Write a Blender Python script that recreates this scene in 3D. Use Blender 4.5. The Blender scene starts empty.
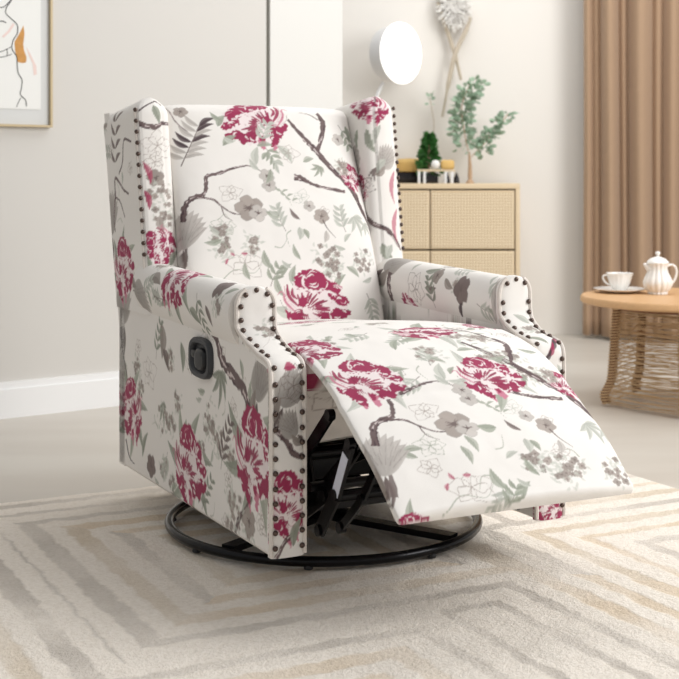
import bpy, bmesh, math, random
import numpy as np
from mathutils import Vector, Matrix
PI = math.pi
C = bpy.context.scene.collection
rng = np.random.default_rng(7)

# ------------------------------------------------------------------ helpers
def lin(r, g, b):
    f = lambda c: (c/255/12.92) if c/255 <= .04045 else ((c/255+.055)/1.055)**2.4
    return (f(r), f(g), f(b), 1)

def mat(name, col, rough=.6, metal=0, bump=0, scale=80, var=0, emit=None, es=0, sheen=0, spec=.5, stretch=(1,1,1)):
    m = bpy.data.materials.new(name); m.use_nodes = True
    nt = m.node_tree; b = nt.nodes['Principled BSDF']
    b.inputs['Roughness'].default_value = rough; b.inputs['Metallic'].default_value = metal
    b.inputs['Specular IOR Level'].default_value = spec
    b.inputs['Base Color'].default_value = lin(*col)
    tc = nt.nodes.new('ShaderNodeTexCoord'); mp = nt.nodes.new('ShaderNodeMapping')
    mp.inputs['Scale'].default_value = stretch
    nt.links.new(tc.outputs['Object'], mp.inputs['Vector'])
    n = nt.nodes.new('ShaderNodeTexNoise'); n.inputs['Scale'].default_value = scale; n.inputs['Detail'].default_value = 5
    nt.links.new(mp.outputs[0], n.inputs['Vector'])
    if var:
        mx = nt.nodes.new('ShaderNodeMix'); mx.data_type = 'RGBA'
        a = lin(*col)
        mx.inputs[6].default_value = tuple(min(1, c*(1-var)) for c in a[:3])+(1,)
        mx.inputs[7].default_value = tuple(min(1, c*(1+var)) for c in a[:3])+(1,)
        nt.links.new(n.outputs['Fac'], mx.inputs[0]); nt.links.new(mx.outputs[2], b.inputs['Base Color'])
    if bump:
        bp = nt.nodes.new('ShaderNodeBump'); bp.inputs['Strength'].default_value = bump; bp.inputs['Distance'].default_value = .004
        nt.links.new(n.outputs['Fac'], bp.inputs['Height']); nt.links.new(bp.outputs[0], b.inputs['Normal'])
    if sheen: b.inputs['Sheen Weight'].default_value = sheen
    if emit:
        b.inputs['Emission Color'].default_value = lin(*emit); b.inputs['Emission Strength'].default_value = es
    return m

def link(name, me, m, parent=None, smooth=True):
    o = bpy.data.objects.new(name, me); C.objects.link(o)
    if m: me.materials.append(m)
    if smooth is True:
        me.polygons.foreach_set('use_smooth', [True]*len(me.polygons))
    elif smooth:
        me.polygons.foreach_set('use_smooth', [True]*len(me.polygons)); me.set_sharp_from_angle(angle=smooth)
    if parent: o.parent = parent
    return o

def obj(name, bm, m, parent=None, smooth=math.radians(40)):
    bmesh.ops.recalc_face_normals(bm, faces=bm.faces)
    me = bpy.data.meshes.new(name); bm.to_mesh(me); bm.free()
    return link(name, me, m, parent, smooth)

def thing(name, label, cat, loc=(0,0,0), rz=0, group=None):
    o = bpy.data.objects.new(name, None); C.objects.link(o)
    o.location = loc; o.rotation_euler = (0,0,rz); o['label'] = label; o['category'] = cat
    o.empty_display_size = .05
    if group: o['group'] = group
    return o
def tag(o, label, cat, group=None):
    o['label'] = label; o['category'] = cat
    if group: o['group'] = group
    return o
def struct(o, label, cat):
    o['kind'] = 'structure'; o['label'] = label; o['category'] = cat; return o

def bx(bm, lo, hi, bev=0, rot=None, piv=None):
    g = bmesh.ops.create_cube(bm, size=1)['verts']
    c = [(a+b)/2 for a, b in zip(lo, hi)]; s = [abs(b-a) for a, b in zip(lo, hi)]
    for v in g: v.co = Vector((v.co.x*s[0]+c[0], v.co.y*s[1]+c[1], v.co.z*s[2]+c[2]))
    if bev:
        es = list({e for v in g for e in v.link_edges})
        r = bmesh.ops.bevel(bm, geom=es, offset=bev, segments=3, affect='EDGES', profile=.5)
    return bm
def NB(): return bmesh.new()

def tube(bm, pts, rad, seg=10, closed=False, flat=None):
    """round tube along pts; rad number or list; flat=(w,h) makes a flat bar"""
    pts = [Vector(p) for p in pts]; n = len(pts); rings = []
    up = None
    for i, p in enumerate(pts):
        if closed: t = (pts[(i+1) % n]-pts[i-1])
        else: t = pts[min(i+1, n-1)]-pts[max(i-1, 0)]
        t.normalize()
        if up is None:
            up = Vector((0,0,1)) if abs(t.z) < .9 else Vector((1,0,0))
        s = t.cross(up); s.normalize(); up = s.cross(t); up.normalize()
        r = rad[i] if hasattr(rad, '__len__') else rad
        ring = []
        for k in range(seg):
            a = 2*PI*k/seg
            ring.append(bm.verts.new(p+(s*math.cos(a)+up*math.sin(a))*r))
        rings.append(ring)
    for i in range(n if closed else n-1):
        A, B = rings[i], rings[(i+1) % n]
        for k in range(seg): bm.faces.new((A[k], A[(k+1) % seg], B[(k+1) % seg], B[k]))
    if not closed:
        bm.faces.new(rings[0][::-1]); bm.faces.new(rings[-1])
    return bm

def bar(bm, a, b, w, h, side=Vector((1,0,0))):
    """flat bar between two points, w across `side`, h in the other direction, bevelled ends"""
    a = Vector(a); b = Vector(b); t = (b-a).normalized(); s = side-t*side.dot(t); s.normalize(); u = t.cross(s)
    vs = []
    for p in (a, b):
        for i, j in ((-1,-1),(1,-1),(1,1),(-1,1)): vs.append(bm.verts.new(p+s*i*w/2+u*j*h/2))
    for f in ((0,1,2,3),(7,6,5,4),(0,4,5,1),(1,5,6,2),(2,6,7,3),(3,7,4,0)): bm.faces.new([vs[i] for i in f])
    return bm

def lathe(bm, prof, seg=32, c=(0,0,0), flute=0, nf=8):
    rings = []
    for r, z in prof:
        ring = []
        for k in range(seg):
            a = 2*PI*k/seg; rr = max(r, 1e-4)*(1+flute*(abs(math.cos(a*nf/2))-.6)*(min(1, r*30)))
            ring.append(bm.verts.new((c[0]+rr*math.cos(a), c[1]+rr*math.sin(a), c[2]+z)))
        rings.append(ring)
    for A, B in zip(rings, rings[1:]):
        for k in range(seg): bm.faces.new((A[k], A[(k+1) % seg], B[(k+1) % seg], B[k]))
    bm.faces.new(rings[0][::-1]); bm.faces.new(rings[-1])
    return bm

# ------------------------------------------------------------------ printed cloth: motifs drawn in metres on the cloth
CREAM = (1., 1., 1.)
def c3(r, g, b): return np.array(lin(r, g, b)[:3])/np.array(lin(246, 243, 237)[:3])
CRIM, PINK, PALE = c3(162,54,90), c3(208,134,154), c3(244,232,231)
SAGE, SAGEL, DARK = c3(170,176,160), c3(210,213,202), c3(84,68,72)
BRN, BRNL, GB, GBL, GBD = c3(104,84,84), c3(222,210,207), c3(176,166,158), c3(212,206,199), c3(120,107,103)
class Cloth:
    def __init__(s, u0, u1, v0, v1, res=1500):
        s.u0, s.v0, s.res = u0, v0, res
        s.a = np.ones((int((v1-v0)*res), int((u1-u0)*res), 3))
    def poly(s, pts, col, alpha=1.):
        p = (np.asarray(pts)-[s.u0, s.v0])*s.res
        x0, y0 = np.floor(p.min(0)).astype(int); x1, y1 = np.ceil(p.max(0)).astype(int)+1
        x0, y0 = max(x0, 0), max(y0, 0); x1, y1 = min(x1, s.a.shape[1]), min(y1, s.a.shape[0])
        if x1 <= x0 or y1 <= y0: return
        X, Y = np.meshgrid(np.arange(x0, x1)+.5, np.arange(y0, y1)+.5)
        ins = np.zeros(X.shape, bool); n = len(p)
        for i in range(n):
            xa, ya = p[i]; xb, yb = p[i-1]
            if ya == yb: continue
            c = ((ya > Y) != (yb > Y)) & (X < (xb-xa)*(Y-ya)/(yb-ya)+xa)
            ins ^= c
        r = s.a[y0:y1, x0:x1]
        r[ins] = r[ins]*(1-alpha)+np.asarray(col)*alpha
    def stroke(s, pts, w, col, alpha=1., jit=0, taper=True):
        p = smooth(pts, 6); n = len(p); t = np.gradient(p, axis=0); t /= np.linalg.norm(t, axis=1)[:, None]+1e-9
        nn = np.stack([-t[:, 1], t[:, 0]], 1); q = np.linspace(0, 1, n)
        if hasattr(w, '__len__'): ww = np.interp(q, np.linspace(0, 1, len(w)), w)
        else: ww = w*(1-.75*q) if taper else np.full(n, w)
        wl = ww*(1+jit*rng.normal(size=n)); wr = ww*(1+jit*rng.normal(size=n))
        s.poly(np.concatenate([p+nn*wl[:, None]/2, (p-nn*wr[:, None]/2)[::-1]]), col, alpha)
    def leaf(s, x, y, ang, L, W, col=SAGE, alpha=.9, rib=True):
        q = np.linspace(0, 1, 12); ca, sa = math.cos(ang), math.sin(ang)
        w = W*np.sin(PI*q**.8)*.5; b = .12*L*np.sin(PI*q)
        up = np.stack([q*L, w+b], 1); dn = np.stack([q*L, -w+b], 1)[::-1]
        R = np.array([[ca, sa], [-sa, ca]])
        s.poly(np.concatenate([up, dn])@R+[x, y], col, alpha)
        if rib: s.poly(np.concatenate([np.stack([q*L*.97, b+w*.1], 1), dn[:]*[.97, 1]])@R+[x, y], np.asarray(col)*.86, alpha*.8)
        if rib and W > .008: s.stroke(np.array([[0, 0], [L*.5, .12*L], [L*.9, .04*L]])@R+[x, y], .0018, np.asarray(col)*.72, .8)
    def peony(s, x, y, R, sq=.95, rot=0, seed=1, pale=.3):
        """dome of crimson petals over cream sweeping ones, ragged skirt at the right, striped wisps at the left"""
        g = np.random.default_rng(seed); ca, sa = math.cos(rot), math.sin(rot); M = np.array([[ca, sa], [-sa, ca]])*R; fx = -1 if seed % 5 == 1 else 1
        put = lambda P: (np.asarray(P)*[fx, sq])@M+[x, y]
        def jag(pts, amp=.022, k=6):
            p = smooth(list(pts)+[pts[0]], k)[:-1]; return p+g.normal(size=p.shape)*amp
        def P(pts, col, a=1., amp=.022): s.poly(put(jag(pts, amp)), col, a)
        def S(pts, w, col, a=.95): s.stroke(put(pts), np.asarray(w)*R if hasattr(w, "__len__") else w*R, col, a)
        D = CRIM*.72
        P([(-.55,.3),(-.5,.7),(-.1,.95),(.4,.8),(.75,.45),(.95,0),(.85,-.4),(.4,-.75),(-.1,-.8),(-.5,-.75),(-.8,-.35),(-.75,.1)], PALE, .95, .03)
        P([(-.42,.40),(-.52,.62),(-.40,.85),(-.15,.97),(.12,.95),(.34,.82),(.46,.62),(.66,.56),(.78,.36),(.74,.16),(.92,.08),(1.0,-.10),(.86,-.16),(.66,-.10),(.56,.02),(.48,-.06),(.44,.16),(.30,.30),(.14,.22),(.02,.34),(-.14,.28),(-.28,.38)], CRIM)
        P([(.06,-.42),(.24,-.30),(.42,-.36),(.58,-.22),(.78,-.26),(1.0,-.34),(.88,-.50),(.66,-.56),(.56,-.74),(.36,-.66),(.22,-.74)], CRIM*.92)
        P([(-.84,-.18),(-.66,-.30),(-.48,-.28),(-.34,-.44),(-.40,-.62),(-.58,-.72),(-.66,-.54),(-.80,-.44)], CRIM)
        P([(-.46,-.52),(-.30,-.56),(-.22,-.80),(-.24,-1.02),(-.38,-.90),(-.50,-.74)], CRIM*.95); P([(-.10,-.56),(.08,-.56),(.14,-.78),(.04,-1.05),(-.06,-.82)], PINK)
        P([(-.08,-.54),(.06,-.56),(.06,-.72),(-.04,-.74)], CRIM); P([(-.36,-.92),(-.24,-.96),(-.28,-1.12)], PINK)
        P([(-.44,.06),(-.34,.18),(-.20,.12),(-.18,-.04),(-.34,-.14),(-.46,-.06)], CRIM)
        for (a, b, c_, w) in (((-.72,.55),(-.70,.20),(-.46,-.12),.10), ((-.86,.34),(-.80,.02),(-.54,-.30),.07), ((-.58,.44),(-.60,.24),(-.48,.10),.09), ((-1.02,.24),(-.90,.34),(-.78,.20),.03)):
            S([a, b, c_], (w*.3, w, w*.9, w*.3), CRIM if w > .08 else PINK)
        S([(-.80,.50),(-.78,.15),(-.52,-.20)], .02, PINK, .8); S([(-.95,.10),(-.86,-.12),(-.6,-.26)], .018, GBD, .7)
        # crimson wedges between the cream sweeping petals
        cx, cy = -.26, -.26
        for i in range(15):
            a = -.5+2.5*i/14+g.uniform(-.05, .05); r0, r1 = g.uniform(.16, .34), g.uniform(.48, .74); bend = -.28
            q = [(cx+r*math.cos(a+bend*(r-r0)), cy+r*math.sin(a+bend*(r-r0))*.86) for r in (r0, (r0+r1)/2, r1)]
            S(q, (.02, g.uniform(.045, .10), .03), CRIM*g.uniform(.75, 1.05))
        for i in range(9):
            a = 2.9+2.0*i/8; S([(cx+.10*math.cos(a), cy+.1*math.sin(a)), (cx+.22*math.cos(a), cy+.22*math.sin(a)), (cx+.34*math.cos(a+.2), cy+.32*math.sin(a+.2))], .04, CRIM*.85)
        for i in range(8):
            a = g.uniform(0, 1.6); r = g.uniform(.1, .3); q = np.array([(0, 0), (.05, .03), (.06, .09)])@np.array([[math.cos(a*4), math.sin(a*4)], [-math.sin(a*4), math.cos(a*4)]])
            S(q+[cx+r*math.cos(a), cy+r*math.sin(a)], .025, CRIM*.9)
        # cream crests on the dome and skirt
        def crest(cx_, cy_, r, a0, a1, w=.05, col=PALE):
            a = np.linspace(a0, a1, 5); S(np.stack([cx_+r*np.cos(a)*g.uniform(.9, 1.1, 5), cy_+r*np.sin(a)*g.uniform(.85, 1.15, 5)], 1), (w*.2, w, w*1.2, w*.7, w*.1), col)
        for (a, b, r) in ((0,.62,.10), (0,.62,.17), (-.02,.62,.24), (.05,.6,.33), (-.3,.66,.13), (.28,.52,.15), (.6,.3,.14), (.6,.28,.22), (.82,0,.09), (.45,.12,.16)):
            for t in range(2):
                a0 = g.uniform(0, 6.3); crest(a, b, r*g.uniform(.9, 1.1), a0, a0+g.uniform(1.0, 2.0), g.uniform(.022, .05), PALE if g.random() < .8 else PINK)
        for (a, b, r) in ((.32,-.5,.10), (.6,-.4,.12), (.2,-.55,.12), (.78,-.38,.08), (-.6,-.45,.12), (-.36,-.72,.08)): 
            a0 = g.uniform(0, 6.3); crest(a, b, r, a0, a0+1.8, .045)
        for i in range(9):   # scalloped lower hem of the dome
            t = i/8; xx = -.34+1.05*t; yy = .34-.05*math.sin(t*6)-.34*t*t; crest(xx, yy, .075, .3, 3.0, .05)
        for i in range(14):
            a = g.uniform(0, 6.3); r = g.uniform(.3, .85); S([(r*math.cos(a), r*math.sin(a)*.85), (r*math.cos(a+.06)+.02, r*math.sin(a+.06)*.85+.03), (r*math.cos(a+.12), r*math.sin(a+.12)*.85+.05)], .018, D, .8)
    def branch(s, pts, w, jit=.22):
        s.stroke(pts, w, BRN, .95, jit, taper=False)
        p = smooth(pts, 8); t = np.gradient(p, axis=0); t /= np.linalg.norm(t, axis=1)[:, None]+1e-9; nn = np.stack([-t[:, 1], t[:, 0]], 1)
        ws = np.interp(np.linspace(0, 1, len(p)), np.linspace(0, 1, len(w)), w) if hasattr(w, '__len__') else np.full(len(p), w)
        for i in range(0, len(p)-3, 2):
            for sd in (rng.uniform(-.3, .3), -.42):
                if rng.random() < .62: s.stroke(p[i:i+4]+nn[i:i+4]*(ws[i]*sd), max(.0016, ws[i]*(.30 if sd > -.4 else .2)), BRNL if (sd > -.4 and rng.random() < .65) else DARK, .95)
    def gflower(s, x, y, r, n=5, seed=0, col=GB):
        g = np.random.default_rng(seed); off = g.uniform(0, 6)
        for i in range(n):
            a = off+2*PI*i/n; q = np.linspace(0, 2*PI, 14, endpoint=False)
            px = x+r*.55*math.cos(a)+r*.5*np.cos(q)*(1+.08*np.cos(5*q)); py = y+r*.5*math.sin(a)+r*.42*np.sin(q)*(1+.1*np.cos(4*q+1))
            s.poly(np.stack([x+(px-x)*1.07, y+(py-y)*1.07], 1), np.asarray(col)*.72, .8)
            s.poly(np.stack([px, py], 1), np.asarray(col)*g.uniform(.92, 1.12), .95)
        for i in range(n*2):
            a = g.uniform(0, 6.3); s.stroke([[x, y], [x+r*.3*math.cos(a), y+r*.28*math.sin(a)], [x+r*.5*math.cos(a), y+r*.42*math.sin(a)]], r*.09, GBD, .8)
        q = np.linspace(0, 2*PI, 10, endpoint=False); s.poly(np.stack([x+r*.17*np.cos(q), y+r*.15*np.sin(q)], 1), GBD)
    def hyd(s, x, y, r, seed=0):
        g = np.random.default_rng(seed)
        for i in range(38):
            a = g.uniform(0, 6.3); d = r*g.random()**.6; s.leaf(x+d*math.cos(a), y+d*math.sin(a), g.uniform(0, 6.3), .014, .006, SAGEL*.93, .6, False)
        for i in range(9):
            a = g.uniform(0, 6.3); d = r*.85*g.random()**.6; s.gflower(x+d*math.cos(a), y+d*math.sin(a), g.uniform(.006, .0095), 4, seed+i, GB*g.uniform(.8, 1.08))
    def outline(s, x, y, r, seed=0, col=GB):
        g = np.random.default_rng(seed+500); o = g.uniform(0, 6); n = 5
        for i in range(n):
            a = o+2*PI*i/n+g.uniform(-.2, .2); L = r*g.uniform(.8, 1.25); q = np.linspace(0, 1, 9); w = L*.42*np.sin(PI*q**.7)*(1+.12*np.sin(q*14+i))
            for sg in (1, -1):
                P = np.stack([x+L*q*math.cos(a)-sg*w*math.sin(a), y+(L*q*math.sin(a)+sg*w*math.cos(a))*.85], 1); s.stroke(P, .0013, col, .8, taper=False)
            s.stroke([[x, y], [x+L*.3*math.cos(a), y+L*.3*math.sin(a)], [x+L*.6*math.cos(a+.1), y+L*.5*math.sin(a+.1)]], .0014, col, .7)
    def dove(s, x, y, L, ang, k=1., seed=3):
        g = np.random.default_rng(seed)
        for i in range(3): s.leaf(x, y, ang+PI+.22*(i-1), L*.68, L*.09, GBD*1.2*k, .9)
        for ring, (n, ll) in enumerate(((9, 1.0), (7, .78), (5, .55))):
            for i in range(n):
                t = i/(n-1); a = ang-.55+1.1*t; s.leaf(x, y, a, L*ll*(.8+.2*math.sin(PI*t)), L*.34*ll, GBL*(.90-.06*ring-.05*(i % 2))*k, .9, False)
                s.stroke([[x+L*ll*.45*math.cos(a), y+L*ll*.45*math.sin(a)], [x+L*ll*.7*math.cos(a+.03), y+L*ll*.7*math.sin(a+.03)], [x+L*ll*.92*math.cos(a), y+L*ll*.92*math.sin(a)]], .0015, GBD*1.25*k, .6)
        s.leaf(x-.4*L*math.cos(ang), y-.4*L*math.sin(ang), ang+.3, L*.6, L*.28, GB*k, .95)
    def maple(s, x, y, L, ang, col=SAGEL):
        for a, l in ((0, 1), (.6, .8), (-.6, .8), (1.15, .55), (-1.15, .55)): s.leaf(x, y, ang+a, L*l, L*.2, np.asarray(col)*.9, .85)
    def sprig(s, x, y, ang, L, n=6, col=SAGE, lw=.011, ll=.035):
        p = np.array([[0, 0], [L*.5, L*.06], [L, 0]]); R = np.array([[math.cos(ang), math.sin(ang)], [-math.sin(ang), math.cos(ang)]])
        s.stroke(p@R+[x, y], .0022, GBD, .8)
        for i in range(n):
            t = (i+1)/n; q = np.array([t*L, .06*L*math.sin(PI*t)])@R+[x, y]
            for sg in (1, -1): s.leaf(q[0], q[1], ang+sg*.8, ll*(1.1-.4*t), lw, np.asarray(col)*rng.uniform(.9, 1.08), .9)
    def fill(s, n, u0, u1, v0, v1, seed=1):
        g = np.random.default_rng(seed)
        for i in range(n):
            x, y = g.uniform(u0, u1), g.uniform(v0, v1); k = g.integers(0, 6); a = g.uniform(0, 6.3)
            if k == 0: s.sprig(x, y, a, .06, 4, SAGEL*.94)
            elif k == 1: s.leaf(x, y, a, .045, .016, SAGE, .75)
            elif k == 2: s.outline(x, y, .025, i)
            elif k == 3: s.hyd(x, y, .028, i+50)
            elif k == 4: s.stroke([[x, y], [x+.02*math.cos(a), y+.02*math.sin(a)], [x+.045*math.cos(a+.6), y+.045*math.sin(a+.6)]], .0035, SAGE, .8)
            else: s.leaf(x, y, a, .035, .012, SAGEL*.92, .9)
    def done(s):
        a = s.a; s.a = (a*3+np.roll(a, 1, 0)+np.roll(a, -1, 0)+np.roll(a, 1, 1)+np.roll(a, -1, 1))/7
    def sample(s, u, v):
        h, w = s.a.shape[:2]
        x = np.clip((u-s.u0)*s.res-.5, 0, w-1.01); y = np.clip((v-s.v0)*s.res-.5, 0, h-1.01)
        i, j = x.astype(int), y.astype(int); fx, fy = (x-i)[..., None], (y-j)[..., None]; a = s.a
        return (a[j, i]*(1-fx)+a[j, i+1]*fx)*(1-fy)+(a[j+1, i]*(1-fx)+a[j+1, i+1]*fx)*fy

def smooth(pts, k=6):
    p = np.asarray(pts, float)
    if len(p) < 3:
        t = np.linspace(0, 1, k*2)[:, None]; return p[0]*(1-t)+p[-1]*t
    P = np.vstack([2*p[0]-p[1], p, 2*p[-1]-p[-2]]); o = []
    for i in range(1, len(P)-2):
        for t in np.linspace(0, 1, k, endpoint=False):
            a, b, c, d = P[i-1:i+3]
            o.append(.5*(2*b+(c-a)*t+(2*a-5*b+4*c-d)*t*t+(3*b-a-3*c+d)*t**3))
    o.append(P[-2]); return np.array(o)

def cluster(c, ox, oy):
    """the large repeat of the print: bird, twisted branch, grey flower, diagonal bough"""
    def T(*p): return [[a+ox, b+oy] for a, b in p]
    c.stroke(T((-.27,.12),(-.262,.17),(-.268,.215)), .012, GBD, .9, .2)
    c.dove(-.272+ox, .165+oy, .105, 1.15)
    c.branch(T((-.262,.235),(-.252,.27),(-.235,.29),(-.20,.30),(-.19,.325),(-.185,.347),(-.15,.355),(-.11,.368),(-.075,.374)), [.016,.012,.009,.008,.004])
    c.stroke(T((-.075,.374),(-.05,.366),(-.03,.345)), .003, BRN)
    c.branch(T((-.215,.293),(-.18,.285),(-.155,.262),(-.13,.245),(-.10,.242)), [.006,.004,.002])
    c.stroke(T((-.16,.266),(-.155,.24),(-.135,.225)), .003, BRN)
    c.gflower(-.088+ox, .258+oy, .036, 5, 3); c.gflower(-.066+ox, .244+oy, .024, 4, 5, GBL*.95)
    c.gflower(-.026+ox, .345+oy, .020, 5, 6, GBL*.9); c.gflower(-.024+ox, .318+oy, .019, 5, 8, GBL*.86)
    c.outline(-.16+ox, .215+oy, .03, 4, SAGE); c.outline(-.13+ox, .30+oy, .03, 5)
    c.leaf(-.05+ox, .375+oy, 1.3, .055, .022, SAGEL*.95); c.leaf(-.045+ox, .36+oy, 2.1, .04, .015, SAGEL*.95); c.leaf(-.03+ox, .39+oy, .8, .03, .012, SAGE)
    # bough from the peony to the lower right, with a stub
    c.branch(T((.065,.508),(.10,.455),(.125,.425),(.16,.375),(.20,.335),(.225,.30),(.245,.25),(.275,.195)), [.008,.013,.016,.014,.013,.016,.012,.007], .2)
    c.branch(T((.135,.42),(.155,.46),(.168,.50),(.155,.53)), [.010,.012,.014,.011])
    c.stroke(T((.155,.51),(.13,.525),(.10,.53)), .003, BRN)
    c.branch(T((.05,.342),(.075,.336),(.10,.322),(.14,.312),(.195,.305)), [.017,.014,.007,.008,.010])
    c.peony(.226+ox, .35+oy, .038, 1.1, .3, 12, .62); c.hyd(.20+ox, .375+oy, .02, 70)
    c.maple(.205+ox, .235+oy, .06, -1.3); c.maple(.235+ox, .215+oy, .04, -1.0, SAGEL)
    c.maple(.13+ox, .375+oy, .04, -2.2, SAGE); c.leaf(.085+ox, .385+oy, .3, .035, .016, SAGE, .7)
    c.outline(.115+ox, .245+oy, .018, 15); c.gflower(.108+ox, .234+oy, .021, 5, 21, GB); c.gflower(.078+ox, .262+oy, .016, 5, 22, GBL*.9)
    c.stroke(T((.11,.225),(.12,.20),(.14,.175)), .004, GBD); c.leaf(.115+ox, .195+oy, -1.9, .035, .016, GBL*.95)
    c.leaf(-.005+ox, .238+oy, 2.9, .042, .022, SAGE*1.02); c.leaf(.045+ox, .225+oy, 2.2, .04, .012, GBD*1.25); c.leaf(.04+ox, .205+oy, -1.7, .035, .02, SAGEL*.93); c.leaf(.05+ox, .20+oy, -1.2, .03, .014, SAGE)
    c.outline(.06+ox, .285+oy, .025, 30, SAGEL*.9)
    c.stroke(T((.0,.31),(.02,.285),(.03,.26)), .002, SAGE); 
    for t in (0, .012, .024): c.leaf(.005+t+ox, .302-t+oy, 2.4, .02, .006, SAGE, .8); c.leaf(.008+t+ox, .30-t+oy, .3, .02, .006, SAGE, .8)
    c.hyd(.105+ox, .125+oy, .042, 31); c.hyd(.215+ox, .115+oy, .035, 33)
    c.stroke(T((-.2,.06),(-.15,.10),(-.10,.09),(-.07,.12)), .003, SAGE, .8); c.outline(-.12+ox, .115+oy, .045, 40)
    for i, (a, b) in enumerate(((-.17,.115),(-.145,.135),(-.11,.14))): c.leaf(a+ox, b+oy, 1+i, .018, .009, CRIM*1.5, .55)
    c.leaf(-.055+ox, .10+oy, 1.8, .05, .02, SAGE, .8); c.leaf(-.03+ox, .075+oy, .8, .05, .014, SAGE, .8); c.sprig(-.06+ox, .055+oy, 1.0, .05, 3, SAGE)
    c.leaf(.03+ox, .12+oy, 1.9, .045, .014, SAGE, .8); c.leaf(.0+ox, .10+oy, 2.4, .03, .012, SAGEL*.94)

back_c = Cloth(-.42, .42, -.2, .66)
c = back_c
c.sprig(-.02, .43, -1.1, .05, 3, SAGE); c.leaf(-.09, .47, -2.2, .045, .016, SAGEL); c.leaf(.02, .43, -1.0, .06, .022, SAGEL*.96); c.outline(.045, .41, .03, 3)
cluster(c, 0, 0)
for sd, (x, y) in enumerate(((-.03,.05),(.0,.075),(.115,.06))): c.leaf(x, y-.02, 1.8-.5*sd, .055, .018, SAGE, .8)
c.leaf(.0, -.01, 2.9, .06, .03, SAGEL*.95); c.leaf(.115, -.02, .1, .04, .012, GBD)
c.peony(-.028, .500, .100, .80, .15, 101, .22)
c.peony(.055, .012, .098, .86, 0, 102, .28)
c.branch([(-.262,.56),(-.24,.50),(-.215,.47)], .003)
for i in range(7):   # grey and dark compound leaf
    t = i/6; x, y = -.235+.05*t, .40+.085*t
    c.leaf(x, y, 2.5-.2*t, .05, .014, (DARK if i in (2, 3) else GBL*.92)); c.leaf(x, y, .1+.35*t, .055, .014, (DARK if i in (3, 5, 6) else GBL*.92))
c.stroke([(-.245,.38),(-.21,.44),(-.18,.49)], .003, GBD)
c.gflower(-.225, .53, .018, 5, 90, GB); c.leaf(-.135, .485, .9, .04, .02, SAGE*1.02); c.leaf(-.12, .50, 2.4, .04, .014, SAGE); c.leaf(-.13, .43, .6, .05, .018, SAGE); c.leaf(-.10, .44, 2.6, .03, .014, SAGEL)
c.sprig(.215, .50, -1.2, .06, 3, SAGE); c.gflower(.205, .455, .018, 5, 95, GBL*.95); c.leaf(.24, .50, -1.5, .05, .02, SAGE)
c.fill(8, -.28, .28, .0, .10, 9); c.fill(7, -.2, 0, .10, .2, 11); c.fill(5, -.05, .06, .34, .44, 12); c.fill(5, .0, .2, .14, .2, 13)
c.done()

seat_c = Cloth(-.42, .42, -.66, .72)
c = seat_c
c.fill(36, -.27, .27, -.22, .04, 21); c.fill(8, -.2, .25, -.5, -.4, 24); c.fill(4, -.2, -.05, -.4, -.3, 25); c.fill(30, -.27, .27, .0, .5, 22)
cluster(c, .02, -.592); 
c.hyd(.1, -.46, .04, 36); c.hyd(-.02, -.13, .035, 37); c.hyd(.12, -.15, .04, 38); c.leaf(-.08, -.10, 1.0, .06, .016, SAGE)
for (x, y, r, sq, ro, sd, pa) in ((.075,-.215,.078,.85,.0,110,.3), (-.19,-.19,.077,.95,-.1,112,.2), (.035,-.01,.08,.6,.1,113,.25), (-.25,-.04,.07,1.0,-.3,114,.2),
                          (-.04,.40,.085,.7,.2,115,.3), (.22,.06,.05,.9,0,116,.6), (-.235,-.545,.05,.8,0,117,.2), (.2,.33,.07,.9,.5,118,.4)):
    for i in range(5): c.leaf(x, y, sd+i*1.26, r*1.35, r*.35, SAGE if i % 2 else SAGEL*.92, .8)
    c.peony(x, y, r, sq, ro, sd, pa)
c.branch([(.10,.02),(.15,-.02),(.17,-.06)], .006)
c.done()

side_c = Cloth(-.76, .56, .02, 1.12)
c = side_c
c.fill(44, -.48, .45, .10, .32, 31); c.fill(26, -.48, .45, .3, .5, 32); c.fill(12, -.62, -.28, .5, 1.0, 33)
for (x, y, r) in ((-.385,.25,.085), (.022,.188,.098), (.375,.275,.105), (-.43,.60,.075)):
    for i in range(7): c.leaf(x, y, i*.9+x*9, r*1.5, r*.36, SAGE*(.85+.1*(i % 3)), .85)
c.branch([(.13,.51),(.185,.49),(.215,.45),(.262,.43),(.33,.405),(.36,.375),(.40,.35)], [.012,.018,.024,.03,.026,.022,.016])
c.branch([(.38,.23),(.36,.18),(.31,.14),(.285,.10)], [.014,.012,.012,.01])
c.branch([(.36,.375),(.34,.33),(.34,.29)], .01)
c.dove(.40, .39, .10, 1.1, .75, 5); c.dove(-.445, .46, .13, 1.3, .85, 6); c.dove(-.53, .68, .12, 1.5, .9, 7)
c.stroke([(-.47,.45),(-.45,.38),(-.42,.33)], .014, DARK, .9, .2)
c.maple(.205, .425, .085, -1.7, SAGE*.85); c.maple(-.16, .30, .06, -1.3, SAGE*.9)
c.leaf(-.16, .49, -1.55, .085, .045, GB*.85); c.leaf(-.15, .43, -.9, .06, .03, GBD*1.2); c.leaf(-.03, .46, -1.4, .07, .03, SAGE*.8); c.leaf(.02, .44, -1.2, .05, .024, GBD*1.2)
c.sprig(-.20, .40, 1.2, .09, 4, SAGE*.85); c.hyd(.15, .31, .05, 41); c.hyd(.2, .27, .035, 42); c.hyd(-.14, .27, .05, 43); c.hyd(-.05, .32, .03, 45); c.hyd(.30, .15, .04, 47)
c.sprig(.21, .22, 1.1, .11, 5, GBD*1.1, .012, .04); c.sprig(.10, .11, .9, .09, 4, SAGE*.85)
c.leaf(.08, .12, 1.0, .10, .03, SAGE*.9); c.leaf(-.30, .15, 1.0, .08, .02, SAGE*.8); c.gflower(-.235, .14, .03, 5, 50, GBD*1.2); c.gflower(.36, .145, .03, 5, 51, GB)
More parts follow.
